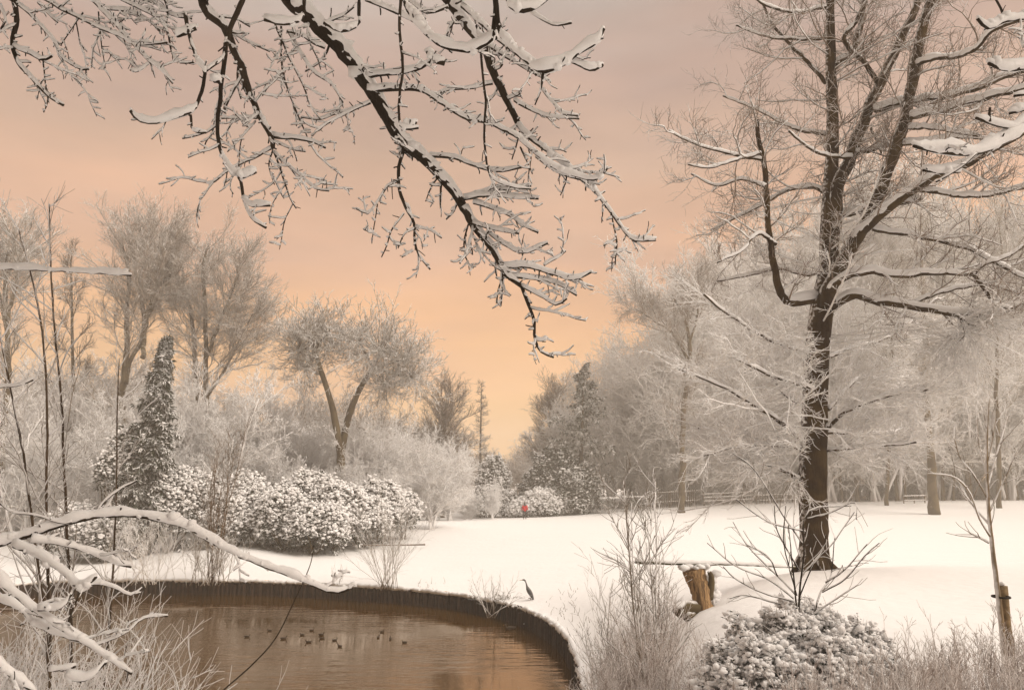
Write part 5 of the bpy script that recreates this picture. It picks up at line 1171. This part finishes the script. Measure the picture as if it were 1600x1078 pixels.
dp = duck_proto((.055, .038, .025), (.04, .03, .02)); spots = [(386, 995, 'duck farthest left on the water', .2), (421, 985.5, 'duck just left of the long thin shoot, farther out', 3), (443, 998, 'duck right of the long thin shoot in a faint wake', .4), (472, 992, 'darkest duck of the middle flock', 2.9),
         (487, 985, 'farthest duck of the middle flock', .1), (482, 1003.5, 'nearest duck left of the middle pair', 3.4), (502, 992, 'farther duck of the close middle pair', .5), (503, 997.5, 'nearer duck of the close middle pair', 3.3), (523, 1000.5, 'dark duck right of the close middle pair', .2),
         (531, 1010, 'nearest duck of the middle flock', 2.6), (597, 987.5, 'farther duck of the right pair', .9), (591, 996, 'nearer duck of the right pair', 1.3), (610, 998, 'duck facing away right of the right pair', 1.7), (632, 1004, 'duck farthest right in the open water', 3.2)]
for k, (px, py, lab, rz) in enumerate(spots):
    x, y = at_z(px, py, WL)
    if k == 0:
        dp.location = (x, y, WL); dp.rotation_euler = (0, 0, rz); dp['label'] = lab; dp.scale = (.45,) * 3
        for ch in dp.children: ch.location = (0, 0, 0)
    else: copy_thing(dp, (x, y, WL), rz, .38 + .14 * random.Random(k).random(), lab)
x, y = at_z(797, 983, WL); copy_thing(dp, (x, y, WL), 3.3, .9, 'dark waterbird close under the pile edging below the heron')
x, y = at_z(826, 981, WL)
wb = duck_proto((.75, .74, .72), (.5, .5, .5)); wb.name = 'gull'; wb['category'] = 'gull'; wb['label'] = 'small white bird on the water under the pile edging'; wb['group'] = 'birds under the edging'; del wb['group']
for ch in wb.children: ch.location = (0, 0, 0)
wb.location = (x, y, WL); wb.rotation_euler = (0, 0, 2.9); wb.scale = (.8,) * 3

# ------------------------------------------------------------------ person in red, far off
def person():
    Y = 86; x, y, z = at(820, 806, Y); z = th(x, y)
    T = thing('person', (x, y, z), 'person in a bright red coat walking at the far edge of the field', 'person')
    def S_(name, pts, edges, rad, mat):
        me = bpy.data.meshes.new(name); me.from_pydata([(a, b, c_) for a, b, c_ in pts], edges, []); o = bpy.data.objects.new(name, me); COL.objects.link(o); o.parent = T; me.materials.append(mat)
        sk = o.modifiers.new('skin', 'SKIN')
        for i, r in enumerate(rad): me.skin_vertices[0].data[i].radius = r if hasattr(r, '__len__') else (r, r)
        me.skin_vertices[0].data[0].use_root = True
        o.modifiers.new('sub', 'SUBSURF').levels = 1; o.modifiers['sub'].render_levels = 1; return o
    S_('body', [(0, 0, .95), (0, 0, 1.2), (0, 0, 1.42), (0, 0, 1.52), (0, -.01, 1.62), (0, -.01, 1.73), (-.1, 0, .9), (-.12, -.12, .5), (-.12, .02, .08), (-.12, -.14, .04), (.1, 0, .9), (.12, .12, .5), (.12, .25, .1), (.12, .12, .04),
                (-.19, 0, 1.4), (-.26, .08, 1.12), (-.24, -.04, .88), (.19, 0, 1.4), (.26, -.06, 1.12), (.24, -.2, .92)],
       [(0, 1), (1, 2), (2, 3), (3, 4), (4, 5), (0, 6), (6, 7), (7, 8), (8, 9), (0, 10), (10, 11), (11, 12), (12, 13), (2, 14), (14, 15), (15, 16), (2, 17), (17, 18), (18, 19)],
       [(.15, .11), (.14, .1), (.13, .09), .055, .095, .09, .09, .065, .045, .04, .09, .065, .045, .04, .06, .045, .035, .06, .045, .035], plain('dark_trousers', (.02, .02, .025)))
    red = plain('red_coat', (.55, .015, .025), .7, .15)
    S_('coat', [(0, 0, .78), (0, 0, 1.1), (0, 0, 1.35), (0, 0, 1.48), (-.2, 0, 1.4), (-.28, .08, 1.12), (-.26, -.03, .93), (.2, 0, 1.4), (.28, -.06, 1.12), (.26, -.17, .96)], [(0, 1), (1, 2), (2, 3), (2, 4), (4, 5), (5, 6), (2, 7), (7, 8), (8, 9)],
       [(.22, .17), (.19, .14), (.18, .13), .09, .085, .07, .055, .085, .07, .055], red)
    S_('hat', [(0, -.01, 1.68), (0, 0, 1.79)], [(0, 1)], [.115, .085], plain('dark_hat', (.03, .02, .02)))
person()

# ------------------------------------------------------------------ haze
hz = MB(); x0, x1, y0, y1, z0, z1 = -430, 430, -210, 430, -2.2, 36
hv = [(x, y, z) for z in (z0, z1) for x, y in ((x0, y0), (x1, y0), (x1, y1), (x0, y1))]
hz.add(hv, np.array([[0, 3, 2, 1], [4, 5, 6, 7], [0, 1, 5, 4], [1, 2, 6, 5], [2, 3, 7, 6], [3, 0, 4, 7]]))
m = bpy.data.materials.new('haze'); m.use_nodes = True; t = m.node_tree; t.nodes.clear(); o_ = N(t, 'ShaderNodeOutputMaterial'); v = N(t, 'ShaderNodeVolumePrincipled')
v.inputs['Color'].default_value = (.96, .89, .80, 1); v.inputs['Density'].default_value = .0023; v.inputs['Anisotropy'].default_value = .2
t.links.new(v.outputs[0], o_.inputs['Volume'])
tag(hz.build('haze', m, smooth=False), 'thin pale winter haze over the park', kind='stuff')
